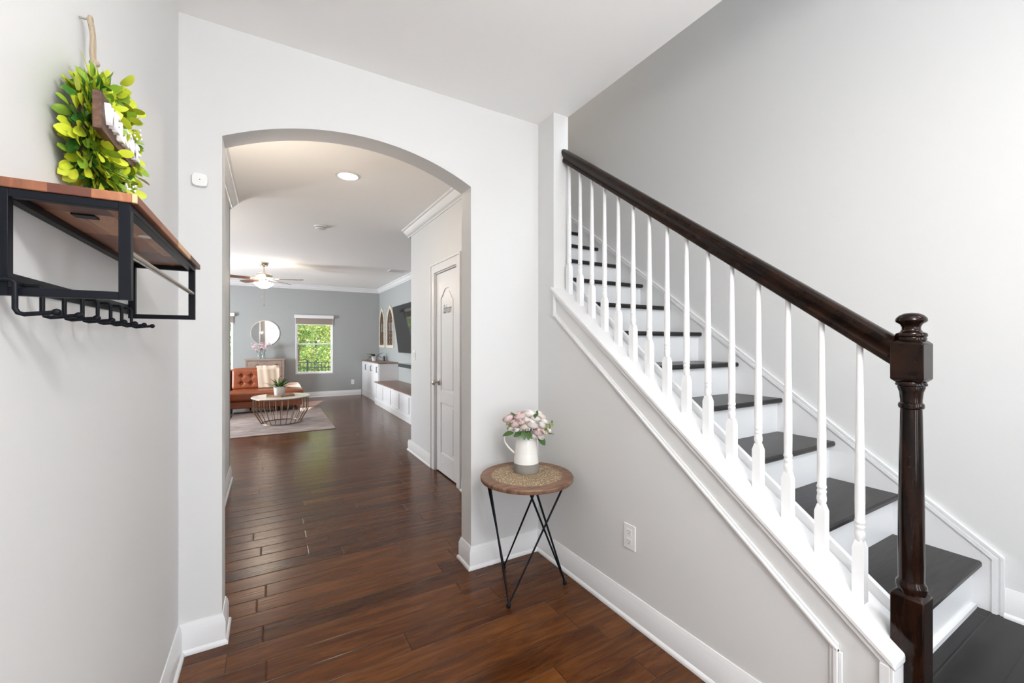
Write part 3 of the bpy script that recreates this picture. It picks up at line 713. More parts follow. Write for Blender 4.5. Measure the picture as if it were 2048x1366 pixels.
BL = [(-.098, .00, .292, .033, 1), (-.062, -.045, .272, .030, 1), (-.036, -.02, .308, .034, 1), (-.010, -.055, .262, .030, 2), (.032, -.060, .272, .034, 0), (.020, -.005, .320, .036, 0), (.060, -.050, .228, .030, 1),
      (.040, -.055, .212, .024, 0), (.085, -.02, .262, .031, 0), (.080, .02, .300, .030, 2), (-.085, -.035, .250, .022, 0), (.060, .03, .318, .028, 0), (-.02, .04, .312, .030, 1), (-.06, .045, .285, .030, 0), (.03, .07, .290, .03, 1), (.10, -.035, .228, .022, 2), (-.055, -.055, .243, .018, 0), (.0, -.03, .290, .030, 0), (.05, -.03, .300, .028, 0), (-.085, .01, .270, .026, 2), (.10, .0, .275, .026, 0), (.075, -.06, .205, .020, 0), (-.03, -.055, .285, .024, 1)]
for a, f, z, r, m_ in BL:
    c = bp_(a, f, z); bloom(c, c-(J+Vector((0, 0, .14)))+Vector((0, 0, .02)), r, m_)
GL = [mat('bouquet_leaf', (.055, .12, .03), .5), mat('bouquet_sprig', (.26, .34, .05), .5)]
def bleaf(a, f, z, dr, L, W, m_=0):
    dv = R_*dr[0]+Fv*dr[1]+U*dr[2]
    part('leaf', MB().leaf(bp_(a, f, z), dv, U-Fv*.7, L, W, .25, 7), GL[m_], bq)
for args in ((-.070, -.05, .225, (-1, -.1, -.08), .062, .034), (.060, -.05, .205, (.75, -.2, -.62), .062, .046), (.035, -.05, .300, (.5, -.4, .9), .045, .024), (.045, -.02, .295, (.3, 0, 1), .05, .026), (-.03, -.05, .225, (-.6, -.5, -.1), .05, .034),
             (-.02, -.06, .235, (.1, -.6, -.5), .05, .032), (.02, -.06, .230, (-.2, -.6, -.4), .048, .032), (-.05, -.02, .30, (-.7, 0, .8), .05, .014), (.085, -.03, .215, (.9, 0, .12), .07, .012)): bleaf(*args)
for (a, z) in ((.012, .225), (.028, .205), (.118, .272), (.128, .265), (.140, .278), (-.098, .272), (-.015, .215), (.105, .238)):
    m_ = MB()
    for i in range(7): m_.leaf(bp_(a, -.055, z)+Vector((rb.gauss(0, .004),)*3), R_*rb.uniform(-1, 1)-Fv*.4+U*rb.uniform(-.8, .8), U, .018, .011, .2, 3)
    part('sprig', m_, GL[1], bq)
for (a, z) in ((.005, .210), (.120, .250), (.128, .238), (.018, .192)): part('bud', MB().ball(bp_(a, -.06, z), .008, 10, (.9, .9, 1.2)), PET[0], bq)
mb = MB()
for i in range(12):
    a, f, z, r, _m = BL[i]; mb.tube([bp_(a*.25, f*.25, .10), bp_(a*.4, f*.4, .21), bp_(a, f, z)], .0022, 6)
part('stems', mb, GL[0], bq)

# ------------------------------------------------------------ living room windows, blinds
SHADE = mat('taupe_blind', (.30, .25, .215), .8, bump=(300, .2))
def window_y(n, x0, x1, z0, z1, y, lab, inward=-1, blind=None, t=.12):
    """window in a wall facing -y (inward=-1) or +y (inward=+1); y = inner wall face"""
    o = thing('window_%d' % n, lab, 'window', ((x0+x1)/2, y, z0)); o['kind'] = 'structure'
    s = -inward
    def b(mb, xa, xb, d0, d1, za, zb): mb.box(xa, xb, min(y+s*d0, y+s*d1), max(y+s*d0, y+s*d1), za, zb); return mb
    f = MB(); w = .022
    for a in ((x0, x0+w, z0, z1), (x1-w, x1, z0, z1), (x0+w, x1-w, z0, z0+w+.008), (x0+w, x1-w, z1-w, z1)): b(f, a[0], a[1], -.004, t, a[2], a[3])
    part('window_frame', f, TRIM, o, .002)
    zm = (z0+z1)/2+.02
    for (za, zb, d0) in ((z0+w+.008, zm+.018, .040), (zm-.018, z1-w, .066)):
        q = MB(); k = .028
        for a in ((x0+w, x0+w+k, za, zb), (x1-w-k, x1-w, za, zb), (x0+w+k, x1-w-k, za, za+k), (x0+w+k, x1-w-k, zb-k, zb)): b(q, a[0], a[1], d0, d0+.026, a[2], a[3])
        sa = part('sash', q, TRIM, o, .002)
        part('pane', b(MB(), x0+w+k-.004, x1-w-k+.004, d0+.012, d0+.015, za+k-.004, zb-k+.004), GLASS, sa)
    return o
window_y(1, .53, 1.37, .57, 2.0, LY, 'white sash window right of the round mirror')
window_y(2, -1.56, -.715, .57, 2.0, LY, 'white sash window left of the mirror cut by the arch jamb')
for x0, x1, lab in ((.505, 1.375, 'taupe roller blind with white headrail on the window by the cabinets'), (-1.585, -.69, 'taupe roller blind on the window beside the arch jamb')):
    o = thing('roller_blind', lab, 'blind', ((x0+x1)/2, LY, 2.0))
    part('headrail', MB().box(x0, x1, LY-.065, LY-.004, 1.93, 2.01), TRIM, o, .004)
    part('shade_fabric', MB().box(x0+.03, x1-.03, LY-.030, LY-.028, 1.79, 1.93), SHADE, o)
    part('bottom_rail', MB().box(x0+.03, x1-.03, LY-.034, LY-.024, 1.772, 1.79), TRIM, o, .002)
# side windows, front windows and front door (out of frame; they bring the daylight and show in the mirror)
def window_x(n, y0, y1, z0, z1, lab):
    o = thing('window_%d' % n, lab, 'window', (LX, (y0+y1)/2, z0)); o['kind'] = 'structure'
    f = MB(); w = .03
    for a in ((y0, y0+w, z0, z1), (y1-w, y1, z0, z1), (y0+w, y1-w, z0, z0+w), (y0+w, y1-w, z1-w, z1), (y0+w, y1-w, (z0+z1)/2-.02, (z0+z1)/2+.02)): f.box(LX-.09, LX+.004, a[0], a[1], a[2], a[3])
    part('window_frame', f, TRIM, o, .002); part('pane', MB().box(LX-.05, LX-.046, y0+w, y1-w, z0+w, z1-w), GLASS, o)
window_x(3, 6.1, 7.1, .57, 2.0, 'white window in the living room side wall, nearer one')
window_x(4, 8.4, 9.4, .57, 2.0, 'white window in the living room side wall, farther one')
window_y(5, .99, 1.33, .45, 2.15, FY, 'narrow sidelight window beside the front door', 1)
window_y(6, 1.70, 2.50, .95, 2.30, FY, 'white window over the dark landing behind the viewer', 1)
window_y(7, 1.70, 2.50, 3.25, 4.75, FY, 'unseen upper window added in the front wall to light the stairwell', 1)
d2 = thing('door_2', 'white front door with large glass pane behind the viewer', 'door', (.375, FY, 0)); d2['kind'] = 'structure'
f = MB()
for a in ((-.19, -.10, 0, 2.17), (.85, .94, 0, 2.17), (-.10, .85, 2.08, 2.17)): f.box(a[0], a[1], FY, FY+.02, a[2], a[3])
part('door_frame', f, TRIM, d2, .003)
f = MB()
for a in ((-.10, .06, 0, 2.08), (.69, .85, 0, 2.08), (.06, .69, 0, .45), (.06, .69, 1.95, 2.08)): f.box(a[0], a[1], FY-.06, FY-.02, a[2], a[3])
ds = part('door_slab', f, TRIM, d2, .003)
part('pane', MB().box(.06, .69, FY-.042, FY-.038, .45, 1.95), GLASS, ds)
part('door_handle', MB().tube([(-.03, FY-.02, 1.0), (-.03, FY+.03, 1.0), (.06, FY+.035, 1.0)], .009), IRON, ds)

# ------------------------------------------------------------ mirror, console, vases
mi = thing('round_mirror', 'round mirror on the grey back wall above the console', 'mirror', (-.096, LY, 1.56))
My = Matrix.Rotation(radians(90), 4, 'X')
part('mirror_glass', MB().lathe([(0, 0), (.283, 0), (.283, .012), (0, .012)], (-.096, LY, 1.562), 64, My), mat('mirror_silver', (.93, .93, .93), .015, metal=1), mi)
part('mirror_rim', MB().lathe([(.283, 0), (.292, 0), (.292, .018), (.283, .018)], (-.096, LY, 1.562), 64, My, ring=True), BRASS, mi)
CONW = mat('greyed_oak', (.26, .19, .15), .55, var=(4, (.38, .29, .235), (1, 3, 9)))
CONL = mat('greyed_oak_top', (.38, .29, .24), .5)
co = thing('console_chest', 'greyed oak chest of drawers under the round mirror', 'chest of drawers', (-.09, 11.1, 0))
cx0, cx1, cy0, cy1 = -.470, .285, 10.93, 11.27
part('chest_top', MB().box(cx0-.02, cx1+.02, cy0-.02, cy1, .945, .968), CONL, co, .003)
cb = MB()
for a in ((cx0, cx0+.045), (cx1-.045, cx1)): cb.box(a[0], a[1], cy0, cy1, 0, .945)
cb.box(cx0+.045, cx1-.045, cy0+.02, cy1, .10, .945).box(cx0+.045, cx1-.045, cy0, cy0+.02, .10, .16).box(cx0+.045, cx1-.045, cy0, cy0+.02, .925, .945)
part('chest_body', cb, CONW, co, .002)
for i, (za, zb) in enumerate(((.775, .918), (.575, .765), (.370, .565), (.170, .360))):
    dr = part('drawer', MB().box(cx0+.050, cx1-.050, cy0-.004, cy0+.016, za, zb), CONW, co, .003)
    for kx in (-.275, .105): part('knob', MB().lathe([(0, 0), (.008, 0), (.007, .012), (.015, .018), (.015, .024), (0, .028)], (kx, cy0-.004, (za+zb)/2), 14, My), NICKEL, dr)
VG = mat('vase_glass', (.85, .9, .9), .05, trans=.85)
vx = MB()
for k, vx0 in enumerate((-.212, -.128)):
    v = thing('glass_vase', ('clear glass jar on the console, left of the pair', 'clear glass jar on the console, right of the pair')[k], 'vase', (vx0, 11.06, .968), 'glass jars on the console')
    part('vase_body', MB().lathe([(0, 0), (.036, 0), (.040, .008), (.040, .105), (.030, .125), (.030, .145), (.028, .145), (.027, .125), (.036, .10), (.036, .012), (0, .010)], (vx0, 11.06, .968), 24), VG, v)
    fl = thing('blossom_spray', ('pink blossom spray in the left glass jar', 'pink blossom spray in the right glass jar')[k], 'flowers', (vx0, 11.06, 1.0), 'blossom sprays on the console')
    st_ = MB(); pm = MB(); r2 = random.Random(20+k)
    for i in range(9):
        e_ = Vector((vx0+(.01 if k else -.01)+r2.uniform(-.11, .10), 11.06+r2.uniform(-.07, .07), 1.20+r2.uniform(-.02, .11)))
        st_.tube([(vx0, 11.06, .99), (vx0+(e_.x-vx0)*.25, 11.06, 1.10), tuple(e_)], .0018, 5)
        for j in range(9):
            c = e_+Vector((r2.gauss(0, .018), r2.gauss(0, .018), r2.gauss(0, .016)))
            for q in range(4): pm.leaf(c, (r2.uniform(-1, 1), r2.uniform(-1, .4), r2.uniform(-.6, 1)), (0, -1, .4), .020, .014, .3, 3)
    part('stems', st_, GL[0], fl); part('petals', pm, mat('pink_petals', (.78, .60, .64), .6), fl)

# ------------------------------------------------------------ sofa
LEA = mat('cognac_leather', (.225, .052, .015), .34, var=(3, (.28, .072, .024), (1, 1, 1)), bump=(90, .12))
LEG_ = mat('dark_leg', (.012, .009, .008), .4)
so = thing('leather_sofa', 'cognac leather sectional sofa with tufted back on the rug', 'sofa', (-.7, 9.5, 0))
def cushion(x0, x1, y0, y1, z0, z1, r=.05, tufts=(), tilt=0, puff=.015, nx=40, nz=26):
    """soft box; tufts dimple its -y face"""
    mb = MB(); cx, cy, cz = (x0+x1)/2, (y0+y1)/2, (z0+z1)/2; hx, hy, hz = (x1-x0)/2, (y1-y0)/2, (z1-z0)/2
    res = bmesh.ops.create_cube(mb.bm, size=2)
    bmesh.ops.subdivide_edges(mb.bm, edges=mb.bm.edges[:], cuts=(46 if tufts else 18), use_grid_fill=True)
    for v in mb.bm.verts:
        p = v.co.copy(); q = Vector((p.x*hx, p.y*hy, p.z*hz))
        core = Vector((max(-hx+r, min(hx-r, q.x)), max(-hy+r, min(hy-r, q.y)), max(-hz+r, min(hz-r, q.z))))
        dd = q-core
        if dd.length > 1e-6: q = core+dd.normalized()*min(r, dd.length if sum(abs(k) > 1e-6 for k in dd) == 1 else r)
        if p.y < -.6: q.y -= puff*(1-p.x**4)*(1-p.z**4)
        if p.z > .6: q.z += puff*.6*(1-p.x**4)*(1-p.y**4)
        if p.y < -.5 and tufts:
            for (tx, tz) in tufts:
                g_ = ((q.x+cx-tx)**2+(q.z+cz-tz)**2)
                q.y += .036*exp(-g_/.0011)+.009*exp(-((q.x+cx-tx)/.011)**2)*exp(-((q.z+cz-tz)/.09)**2)+.007*exp(-((q.z+cz-tz)/.011)**2)*exp(-((q.x+cx-tx)/.09)**2)
        if tilt: q.y += tilt*(q.z+hz)
        v.co = q+Vector((cx, cy, cz))
    return mb
part('base_frame', MB().box(-2.35, .55, 9.24, 10.05, .105, .235).box(.14, .55, 10.05, 10.70, .105, .235), LEA, so, .015)
part('seat_cushion', cushion(-.665, .58, 9.19, 10.02, .235, .425, .055), LEA, so, sharp=60)
part('seat_cushion', cushion(-2.35, -.672, 9.19, 10.02, .235, .425, .055), LEA, so, sharp=60)
part('chaise_cushion', cushion(.14, .585, 9.95, 10.72, .235, .432, .055), LEA, so, sharp=60)
tz = [(x, z) for x in (-.475, -.315, -.125, .045) for z in (.540, .685)]
part('back_cushion', cushion(-.650, .150, 9.68, 9.86, .415, .828, .055, tz, .16), LEA, so, sharp=60, label='button-tufted back cushion')
tz2 = [(x, z) for x in (-1.38, -1.18, -.98, -.80) for z in (.540, .685)]
part('back_cushion', cushion(-1.50, -.660, 9.68, 9.86, .415, .828, .055, tz2, .16), LEA, so, sharp=60, label='button-tufted back cushion')
for (x, z) in tz+tz2: part('tuft_button', MB().ball((x, 9.680+.16*(z-.415), z), .010, 8, (1, .5, 1)), LEA, so)
part('back_rest', MB().prism([(9.87, .24), (10.00, .24), (10.06, .80), (9.94, .80)], 'x', -1.52, .145), LEA, so, .02)
part('arm_rest', cushion(-1.62, -.76, 8.70, 9.20, .18, .56, .07), LEA, so, sharp=60)
for (x, y) in ((-.62, 9.32), (-.33, 9.62), (.07, 9.70), (.50, 9.30), (.50, 10.62), (-1.5, 9.32), (-1.5, 9.9)):
    part('leg', MB().lathe([(.014, 0.0085), (.020, .105), (0, .106)], (x, y, 0), 14), LEG_, so)
# throw
th = MB()
path = [(9.80-.16, .435), (9.655, .50), (9.660, .58), (9.675, .66), (9.69, .74), (9.70, .80), (9.72, .838), (9.79, .862), (9.90, .858), (9.99, .845), (10.075, .81), (10.085, .70), (10.08, .58)]
path = [(y-.012 if i < 6 else y, z) for i, (y, z) in enumerate(path)]
def pth(v):
    k = v*(len(path)-1); i = min(int(k), len(path)-2); t = k-i
    return path[i][0]*(1-t)+path[i+1][0]*t, path[i][1]*(1-t)+path[i+1][1]*t
def thf(u, v):
    y, z = pth(v); x = -.235+.405*u+.06*(1-v)*(1-u)*1.0-.02*(1-u)
    rp = .005*sin(u*9+v*2)+.0025*sin(u*21+v*4+1)
    edge = -.03*(max(0, u-.86)/.14)**2*(1 if v > .45 else 0)
    return Vector((x, y-.008+rp*(1 if v < .45 else 0), z+.010+abs(rp)*(v >= .45)+edge))
th.grid(thf, 40, 44)
o = part('throw_blanket', th, mat('cream_throw', (.66, .54, .42), .9, sheen=.3, bump=(220, .5)), None, sharp=180)
o.modifiers.new('Solidify', 'SOLIDIFY').thickness = .006
tag(o, 'cream knitted throw draped over the right end of the sofa back', 'blanket')

# ------------------------------------------------------------ rug and coffee table
RUG = mat('rug_pile', (.25, .185, .16), .95, var=(3.2, (.40, .35, .34), (1, 2.2, 1)), bump=(400, .6))
rg = MB().box(-.59, .885, 6.98, 9.50, .0005, .0085)
tag(part('area_rug', rg, RUG, None, .002), 'faded beige and grey rug under the coffee table', 'rug')
CT = Vector((.165, 7.95, 0)); cz = .452
ct = thing('coffee_table', 'round coffee table with white top and bronze wire drum base', 'coffee table', (CT.x, CT.y, .0085))
MARB = mat('white_stone_top', (.74, .70, .66), .25, var=(2.5, (.62, .55, .50), (1, 1, 1)))
BRZ = mat('bronze_wire', (.30, .20, .13), .35, metal=1)
part('tabletop', MB().lathe([(0, cz-.024), (.418, cz-.024), (.432, cz-.018), (.436, cz-.010), (.430, cz-.002), (0, cz)], tuple(CT), 64), MARB, ct)
part('top_ring', MB().tube([(CT.x+.405*cos(a), CT.y+.405*sin(a), cz-.030) for a in [2*pi*i/48 for i in range(48)]], .006, 8, closed=True), BRZ, ct)
part('base_ring', MB().tube([(CT.x+.292*cos(a), CT.y+.292*sin(a), .0160) for a in [2*pi*i/48 for i in range(48)]], .007, 8, closed=True), BRZ, ct)
for i in range(26):
    a = 2*pi*(i+.3)/26
    pt = [(.405, cz-.030), (.402, .215), (.292, .018)]
    part('wire_spoke', MB().tube([(CT.x+r*cos(a), CT.y+r*sin(a), z) for r, z in pt], .0055, 6), BRZ, ct)
tr = thing('serving_tray', 'hexagonal wooden tray on the white coffee table', 'tray', (.150, 7.93, cz))
hexp = lambda r: [(.150+r*cos(pi/6+pi/3*i), 7.93+r*.92*sin(pi/6+pi/3*i)) for i in range(6)]
TRW = mat('tray_wood', (.28, .15, .08), .5, var=(8, (.42, .26, .15), (1, 6, 1)))
part('tray_base', MB().prism(hexp(.235), 'z', cz, cz+.008), TRW, tr)
h1, h2 = hexp(.235), hexp(.222); m_ = MB()
for i in range(6):
    j = (i+1) % 6; m_.prism([h1[i], h1[j], h2[j], h2[i]], 'z', cz+.008, cz+.028)
part('tray_rim', m_, TRW, tr)
def potted(name, lab, c, r, h, potm, leafm, nleaf, L, W, spread, seed):
    o = thing(name, lab, 'plant', tuple(c)); c = Vector(c)
    part('pot', MB().lathe([(0, 0), (r*.74, 0), (r*.80, .006), (r, h-.006), (r, h), (r*.92, h), (r*.90, h*.8), (0, h*.8)], tuple(c), 32), potm, o)
    part('soil', MB().lathe([(0, h*.8), (r*.90, h*.8), (r*.90, h*.83), (0, h*.84)], tuple(c), 20), mat('soil', (.03, .02, .012), .9), o)
    q = random.Random(seed); m_ = MB()
    for i in range(nleaf):
        a = q.random()*2*pi; el = q.uniform(.25, 1.3)
        dv = Vector((cos(a)*cos(el), sin(a)*cos(el), sin(el)))
        m_.leaf(c+Vector((cos(a)*r*.3, sin(a)*r*.3, h*.84)), dv, (0, 0, 1), L*q.uniform(.65, 1.15), W, spread*q.uniform(.3, 1), 7)
    part('leaves', m_, leafm, o); return o
POTW = mat('white_pot', (.76, .74, .72), .4)
potted('potted_plant', 'spiky green plant in white pot on the wooden tray', (.135, 7.93, cz+.008), .088, .150, POTW, mat('plant_green', (.09, .17, .03), .45), 46, .20, .034, .5, 4)

# ------------------------------------------------------------ ceiling fan
FX, FYn = -.095, 8.51
fn_ = thing('ceiling_fan', 'brushed nickel ceiling fan with lit glass bowl', 'ceiling fan', (FX, FYn, CZ))
part('canopy', MB().lathe([(0, CZ), (.078, CZ), (.078, CZ-.012), (.066, CZ-.045), (.045, CZ-.068), (.018, CZ-.075), (0, CZ-.075)], (FX, FYn, 0), 32), BRASS, fn_)
part('downrod', MB().tube([(FX, FYn, CZ-.07), (FX, FYn, 2.55)], .013, 14), BRASS, fn_)
part('motor_housing', MB().lathe([(0, 2.575), (.030, 2.572), (.035, 2.555), (.085, 2.548), (.130, 2.530), (.138, 2.520), (.138, 2.470), (.120, 2.462), (.090, 2.440), (.060, 2.425), (0, 2.425)], (FX, FYn, 0), 40), BRASS, fn_)
BLD = mat('fan_blade', (.10, .04, .022), .35, var=(4, (.15, .07, .04), (1, 8, 1)))
for k in range(5):
    a = radians(-22+72*k)
    M_ = Matrix.Translation((FX, FYn, 2.448)) @ Matrix.Rotation(a, 4, 'Z') @ Matrix.Rotation(radians(11), 4, 'X')
    m_ = MB(); outl = [(.20, -.045), (.26, -.058), (.58, -.068), (.635, -.055), (.655, -.02), (.655, .02), (.635, .055), (.58, .068), (.26, .058), (.20, .045)]
    m_.prism(outl, 'z', -.004, .004)
    for v in m_.bm.verts: v.co = M_ @ v.co
    bl = part('blade', m_, BLD, fn_)
    m_ = MB().prism([(.10, -.016), (.16, -.010), (.20, -.035), (.27, -.042), (.27, .042), (.20, .035), (.16, .010), (.10, .016)], 'z', .004, .009)
    for v in m_.bm.verts: v.co = M_ @ v.co
    part('blade_arm', m_, BRASS, bl)
part('light_fitter', MB().lathe([(0, 2.425), (.060, 2.425), (.070, 2.405), (.085, 2.395), (.085, 2.388), (0, 2.388)], (FX, FYn, 0), 32), BRASS, fn_)
part('glass_bowl', MB().lathe([(0, 2.285), (.05, 2.290), (.100, 2.318), (.138, 2.352), (.150, 2.372), (.152, 2.380), (.146, 2.382), (.09, 2.390), (0, 2.390)], (FX, FYn, 0), 40), mat('lit_bowl', (1, .95, .85), .4, emit=(1, .88, .70), estr=9), fn_)
part('pull_chain', MB().tube([(FX-.022, FYn, 2.29), (FX-.022, FYn, 2.155)], .0016, 6).ball((FX-.022, FYn, 2.14), .010, 8, (.8, .8, 1.4)), BRASS, fn_)
part('pull_chain', MB().tube([(FX+.006, FYn, 2.29), (FX+.006, FYn, 2.01)], .0016, 6).ball((FX+.006, FYn, 1.99), .010, 8, (.8, .8, 1.4)), mat('wood_bead', (.25, .10, .05), .5), fn_)
for i in range(3):
    a = 2*pi*i/3+.5
    light('fan_bulb', 'POINT', (FX+.20*cos(a), FYn+.20*sin(a), 2.418), 5, LAMPW, radius=.03)

# ------------------------------------------------------------ built-in cabinets
CTOP = mat('cabinet_top_wood', (.19, .10, .07), .35, var=(5, (.30, .18, .13), (8, 1, 1)))
cbn = thing('storage_cabinet', 'white built-in cabinet with dark wood top in the far corner', 'cabinet', (2.27, 10.4, 0))
KX = 2.06; CY0, CY1 = 9.42, LY
part('cabinet_body', MB().box(KX+.018, LR-.003, CY0+.004, CY1-.003, .10, .872), TRIM, cbn, .002)
part('cabinet_top', MB().box(KX-.012, LR-.003, CY0-.012, CY1-.003, .872, .893), CTOP, cbn, .003)
part('cabinet_plinth', MB().box(KX-.004, LR-.003, CY0, CY1-.003, 0, .10), TRIM, cbn, .004)
dw = (CY1-CY0-.03)/3
for i in range(3):
    a, b_ = CY0+.015+dw*i+.004, CY0+.015+dw*(i+1)-.004
    m_ = MB(); s_ = .085
    m_.box(KX+.006, KX+.018, a+s_, b_-s_, .115+s_, .86-s_)
    for q in ((a, b_, .115, .115+s_), (a, b_, .86-s_, .86), (a, a+s_, .115+s_, .86-s_), (b_-s_, b_, .115+s_, .86-s_)): m_.box(KX, KX+.018, *q)
    dd = part('cabinet_door', m_, TRIM, cbn, .002)
    part('handle', MB().tube([(KX, a+.050, .80), (KX-.028, a+.050, .80), (KX-.028, a+.050, .68), (KX, a+.050, .68)], .007, 8), IRON, dd)
bn = thing('storage_bench', 'low white built-in bench with wood top below the television', 'bench', (2.25, 8.2, 0))
BXX = 1.985; BY0, BY1 = 6.3, 9.408
part('bench_body', MB().box(BXX+.02, LR-.003, BY0, BY1, .11, .470), TRIM, bn, .002)
part('bench_top', MB().box(BXX-.012, LR-.003, BY0, BY1-.003, .470, .492), CTOP, bn, .003)
part('bench_plinth', MB().box(BXX-.006, LR-.003, BY0, BY1, 0, .11), TRIM, bn, .005)
m_ = MB().box(BXX+.006, BXX+.02, BY0, BY1, .42, .470).box(BXX+.006, BXX+.02, BY0, BY1, .11, .145)
ys = [BY1-.035-.62*i for i in range(6)]
for y in ys: m_.box(BXX+.006, BXX+.02, max(BY0, y-.03), y+.035, .145, .42)
part('bench_batten', m_, TRIM, bn, .002)
potted('potted_plant', 'small broad-leaved plant in white pot on the cabinet', (2.20, 10.45, .893), .070, .115, POTW, mat('plant_dark', (.06, .09, .05), .5), 15, .21, .045, .9, 9)
cd = thing('pillar_candle', 'dark slim candle holder behind the potted plant on the cabinet', 'candle holder', (2.40, 10.35, .893))
part('candle_holder', MB().lathe([(0, 0), (.028, 0), (.028, .10), (.020, .12), (0, .12)], (2.40, 10.35, .893), 20), mat('dark_ceramic', (.05, .05, .055), .4), cd)
# arched window-frame panels
CRM = mat('distressed_cream', (.70, .66, .56), .6, var=(20, (.60, .53, .42), (1, 1, 1))); BRN = mat('fretwork_brown', (.06, .035, .022), .6, var=(25, (.22, .13, .08), (1, 1, 1)))
MIR = mat('panel_mirror', (.75, .75, .76), .05, metal=1)
for (ya, yb, lab) in ((10.64, 11.22, 'arched cream window-frame mirror nearest the room corner'), (9.76, 10.42, 'arched cream window-frame mirror partly behind the television')):
    w_ = yb-ya; yc_ = (ya+yb)/2; zb_, zs, zt_ = 1.215, 1.76, 2.235
    def outl(i):
        hw_ = w_/2-i; Rg = (hw_*hw_+(zt_-i*1.3-zs)**2)/(2*hw_); pts = [(yc_-hw_, zb_+i), (yc_+hw_, zb_+i)]
        H_ = zt_-i*1.3-zs; am = math.asin(min(1, H_/Rg))
        for k in range(13): a = am*k/12; pts.append((yc_+hw_-Rg+Rg*cos(a), zs+Rg*sin(a)))
        for k in range(11, -1, -1): a = am*k/12; pts.append((yc_-hw_+Rg-Rg*cos(a), zs+Rg*sin(a)))
        return pts
    o = thing('arched_panel', lab, 'wall decor', (LR, yc_, zb_), 'arched window-frame panels')
    A_, B_ = outl(0), outl(.062); m_ = MB(); n_ = len(A_)
    for i in range(n_):
        j = (i+1) % n_; m_.prism([A_[i], A_[j], B_[j], B_[i]], 'x', LR-.028, LR)
    part('outer_frame', m_, CRM, o)
    C_ = outl(.100); m_ = MB()
    for i in range(n_):
        j = (i+1) % n_; m_.prism([B_[i], B_[j], C_[j], C_[i]], 'x', LR-.016, LR)
    part('inner_frame', m_, BRN, o)
    part('mirror_glass', MB().prism(B_, 'x', LR-.006, LR), MIR, o)
    m_ = MB(); m_.box(LR-.012, LR-.006, yc_-.010, yc_+.010, zb_+.1, zt_-.22)
    for cy_, czz, rr in [(yc_+sgn*w_*.15, zz_, w_*.13) for sgn in (-1, 1) for zz_ in (1.36, 1.46, 1.56, 1.88, 1.98)]+[(yc_, 2.06, w_*.11)]:
        m_.tube([(LR-.010, cy_+rr*cos(t), czz+rr*.55*sin(t)) for t in [2*pi*i/14 for i in range(14)]], .009, 6, closed=True)
    part('fretwork', m_, BRN, o)
# upward lamp added out of frame to brighten the hall and living room ceilings
fl_ = thing('fill_floor_lamp', 'unseen upward fill lamp added left of the hall opening', 'floor lamp', (-1.5, 5.7, 0))
part('base', MB().lathe([(0, 0), (.15, 0), (.15, .02), (.02, .035), (0, .035)], (-1.5, 5.7, 0), 28), IRON, fl_)
part('pole', MB().tube([(-1.5, 5.7, .03), (-1.5, 5.7, 1.72)], .012, 10), IRON, fl_)
part('shade', MB().lathe([(.02, 1.70), (.08, 1.73), (.16, 1.82), (.155, 1.82), (.07, 1.74), (.02, 1.715)], (-1.5, 5.7, 0), 28, ring=True), IRON, fl_)
light('fill_floor_lamp_bulb', 'AREA', (-1.5, 5.7, 1.80), 16, (1, .90, .80), .2, .2, aim=(0, 0, 1))
# television
tv = thing('television', 'large black television tilted forward on the wall over the bench', 'television', (2.4, 8.1, 1.6))
TVB, TVT, tvy0, tvy1 = (2.395, 1.125), (2.265, 2.095), 7.25, 9.02
dv = Vector((TVT[0]-TVB[0], 0, TVT[1]-TVB[1])); hT = dv.length; dv.normalize(); nn = Vector((dv.z, 0, -dv.x))
Mt = Matrix(((nn.x, 0, dv.x, TVB[0]), (0, 1, 0, 0), (nn.z, 0, dv.z, TVB[1]), (0, 0, 0, 1)))
part('casing', MB().box(.002, .045, tvy0, tvy1, 0, hT, Mt), mat('tv_plastic', (.01, .01, .01), .4), tv, .003)
part('screen', MB().box(-.001, .002, tvy0+.012, tvy1-.012, .016, hT-.012, Mt), mat('tv_screen', (.006, .0065, .006), .05, spec=.4), tv, label='glossy dark screen')
part('wall_mount', MB().box(2.40, LR, 7.9, 8.35, 1.45, 1.80), mat('mount_black', (.02, .02, .02), .5), tv)
fs = thing('floating_shelf', 'dark floating shelf on the wall under the television', 'shelf', (2.4, 8.0, .86))
part('shelf_board', MB().box(2.31, LR, 7.2, 8.72, .838, .905), mat('black_shelf', (.030, .034, .034), .35), fs, .003)
part('shelf_top_panel', MB().box(2.33, 2.49, 7.25, 8.66, .905, .909), mat('shelf_glass', (.10, .11, .11), .1), fs)

# ------------------------------------------------------------ outside
GRS = mat('lawn_grass', (.10, .17, .04), .9, var=(3, (.16, .22, .06), (1, 1, 1)))
g_ = part('ground', MB().box(-25, 25, 11.43, 45, -.60, -.47), GRS); tag(g_, 'green lawn outside the back windows', 'lawn', kind='structure')
g2 = part('porch_ground', MB().box(-12, 12, -14, FY-.13, -.25, -.05), mat('porch_concrete', (.5, .5, .48), .8)); tag(g2, 'pale concrete porch outside the front door', 'porch', kind='structure')
FEN = mat('black_fence', (.015, .028, .035), .45)
fe = thing('metal_fence', 'black metal picket fence outside the back windows', 'fence', (0, 14.5, -.47))
part('rail', MB().box(-3, 4, 14.487, 14.513, .705, .732), FEN, fe); part('rail', MB().box(-3, 4, 14.487, 14.513, .545, .570), FEN, fe); part('rail', MB().box(-3, 4, 14.487, 14.513, -.36, -.335), FEN, fe)
for px_ in (-2.4, -.70, 1.014, 2.75):
    part('post', MB().box(px_-.027, px_+.027, 14.473, 14.527, -.47, .78).box(px_-.033, px_+.033, 14.467, 14.533, .78, .80), FEN, fe)
n_ = 0
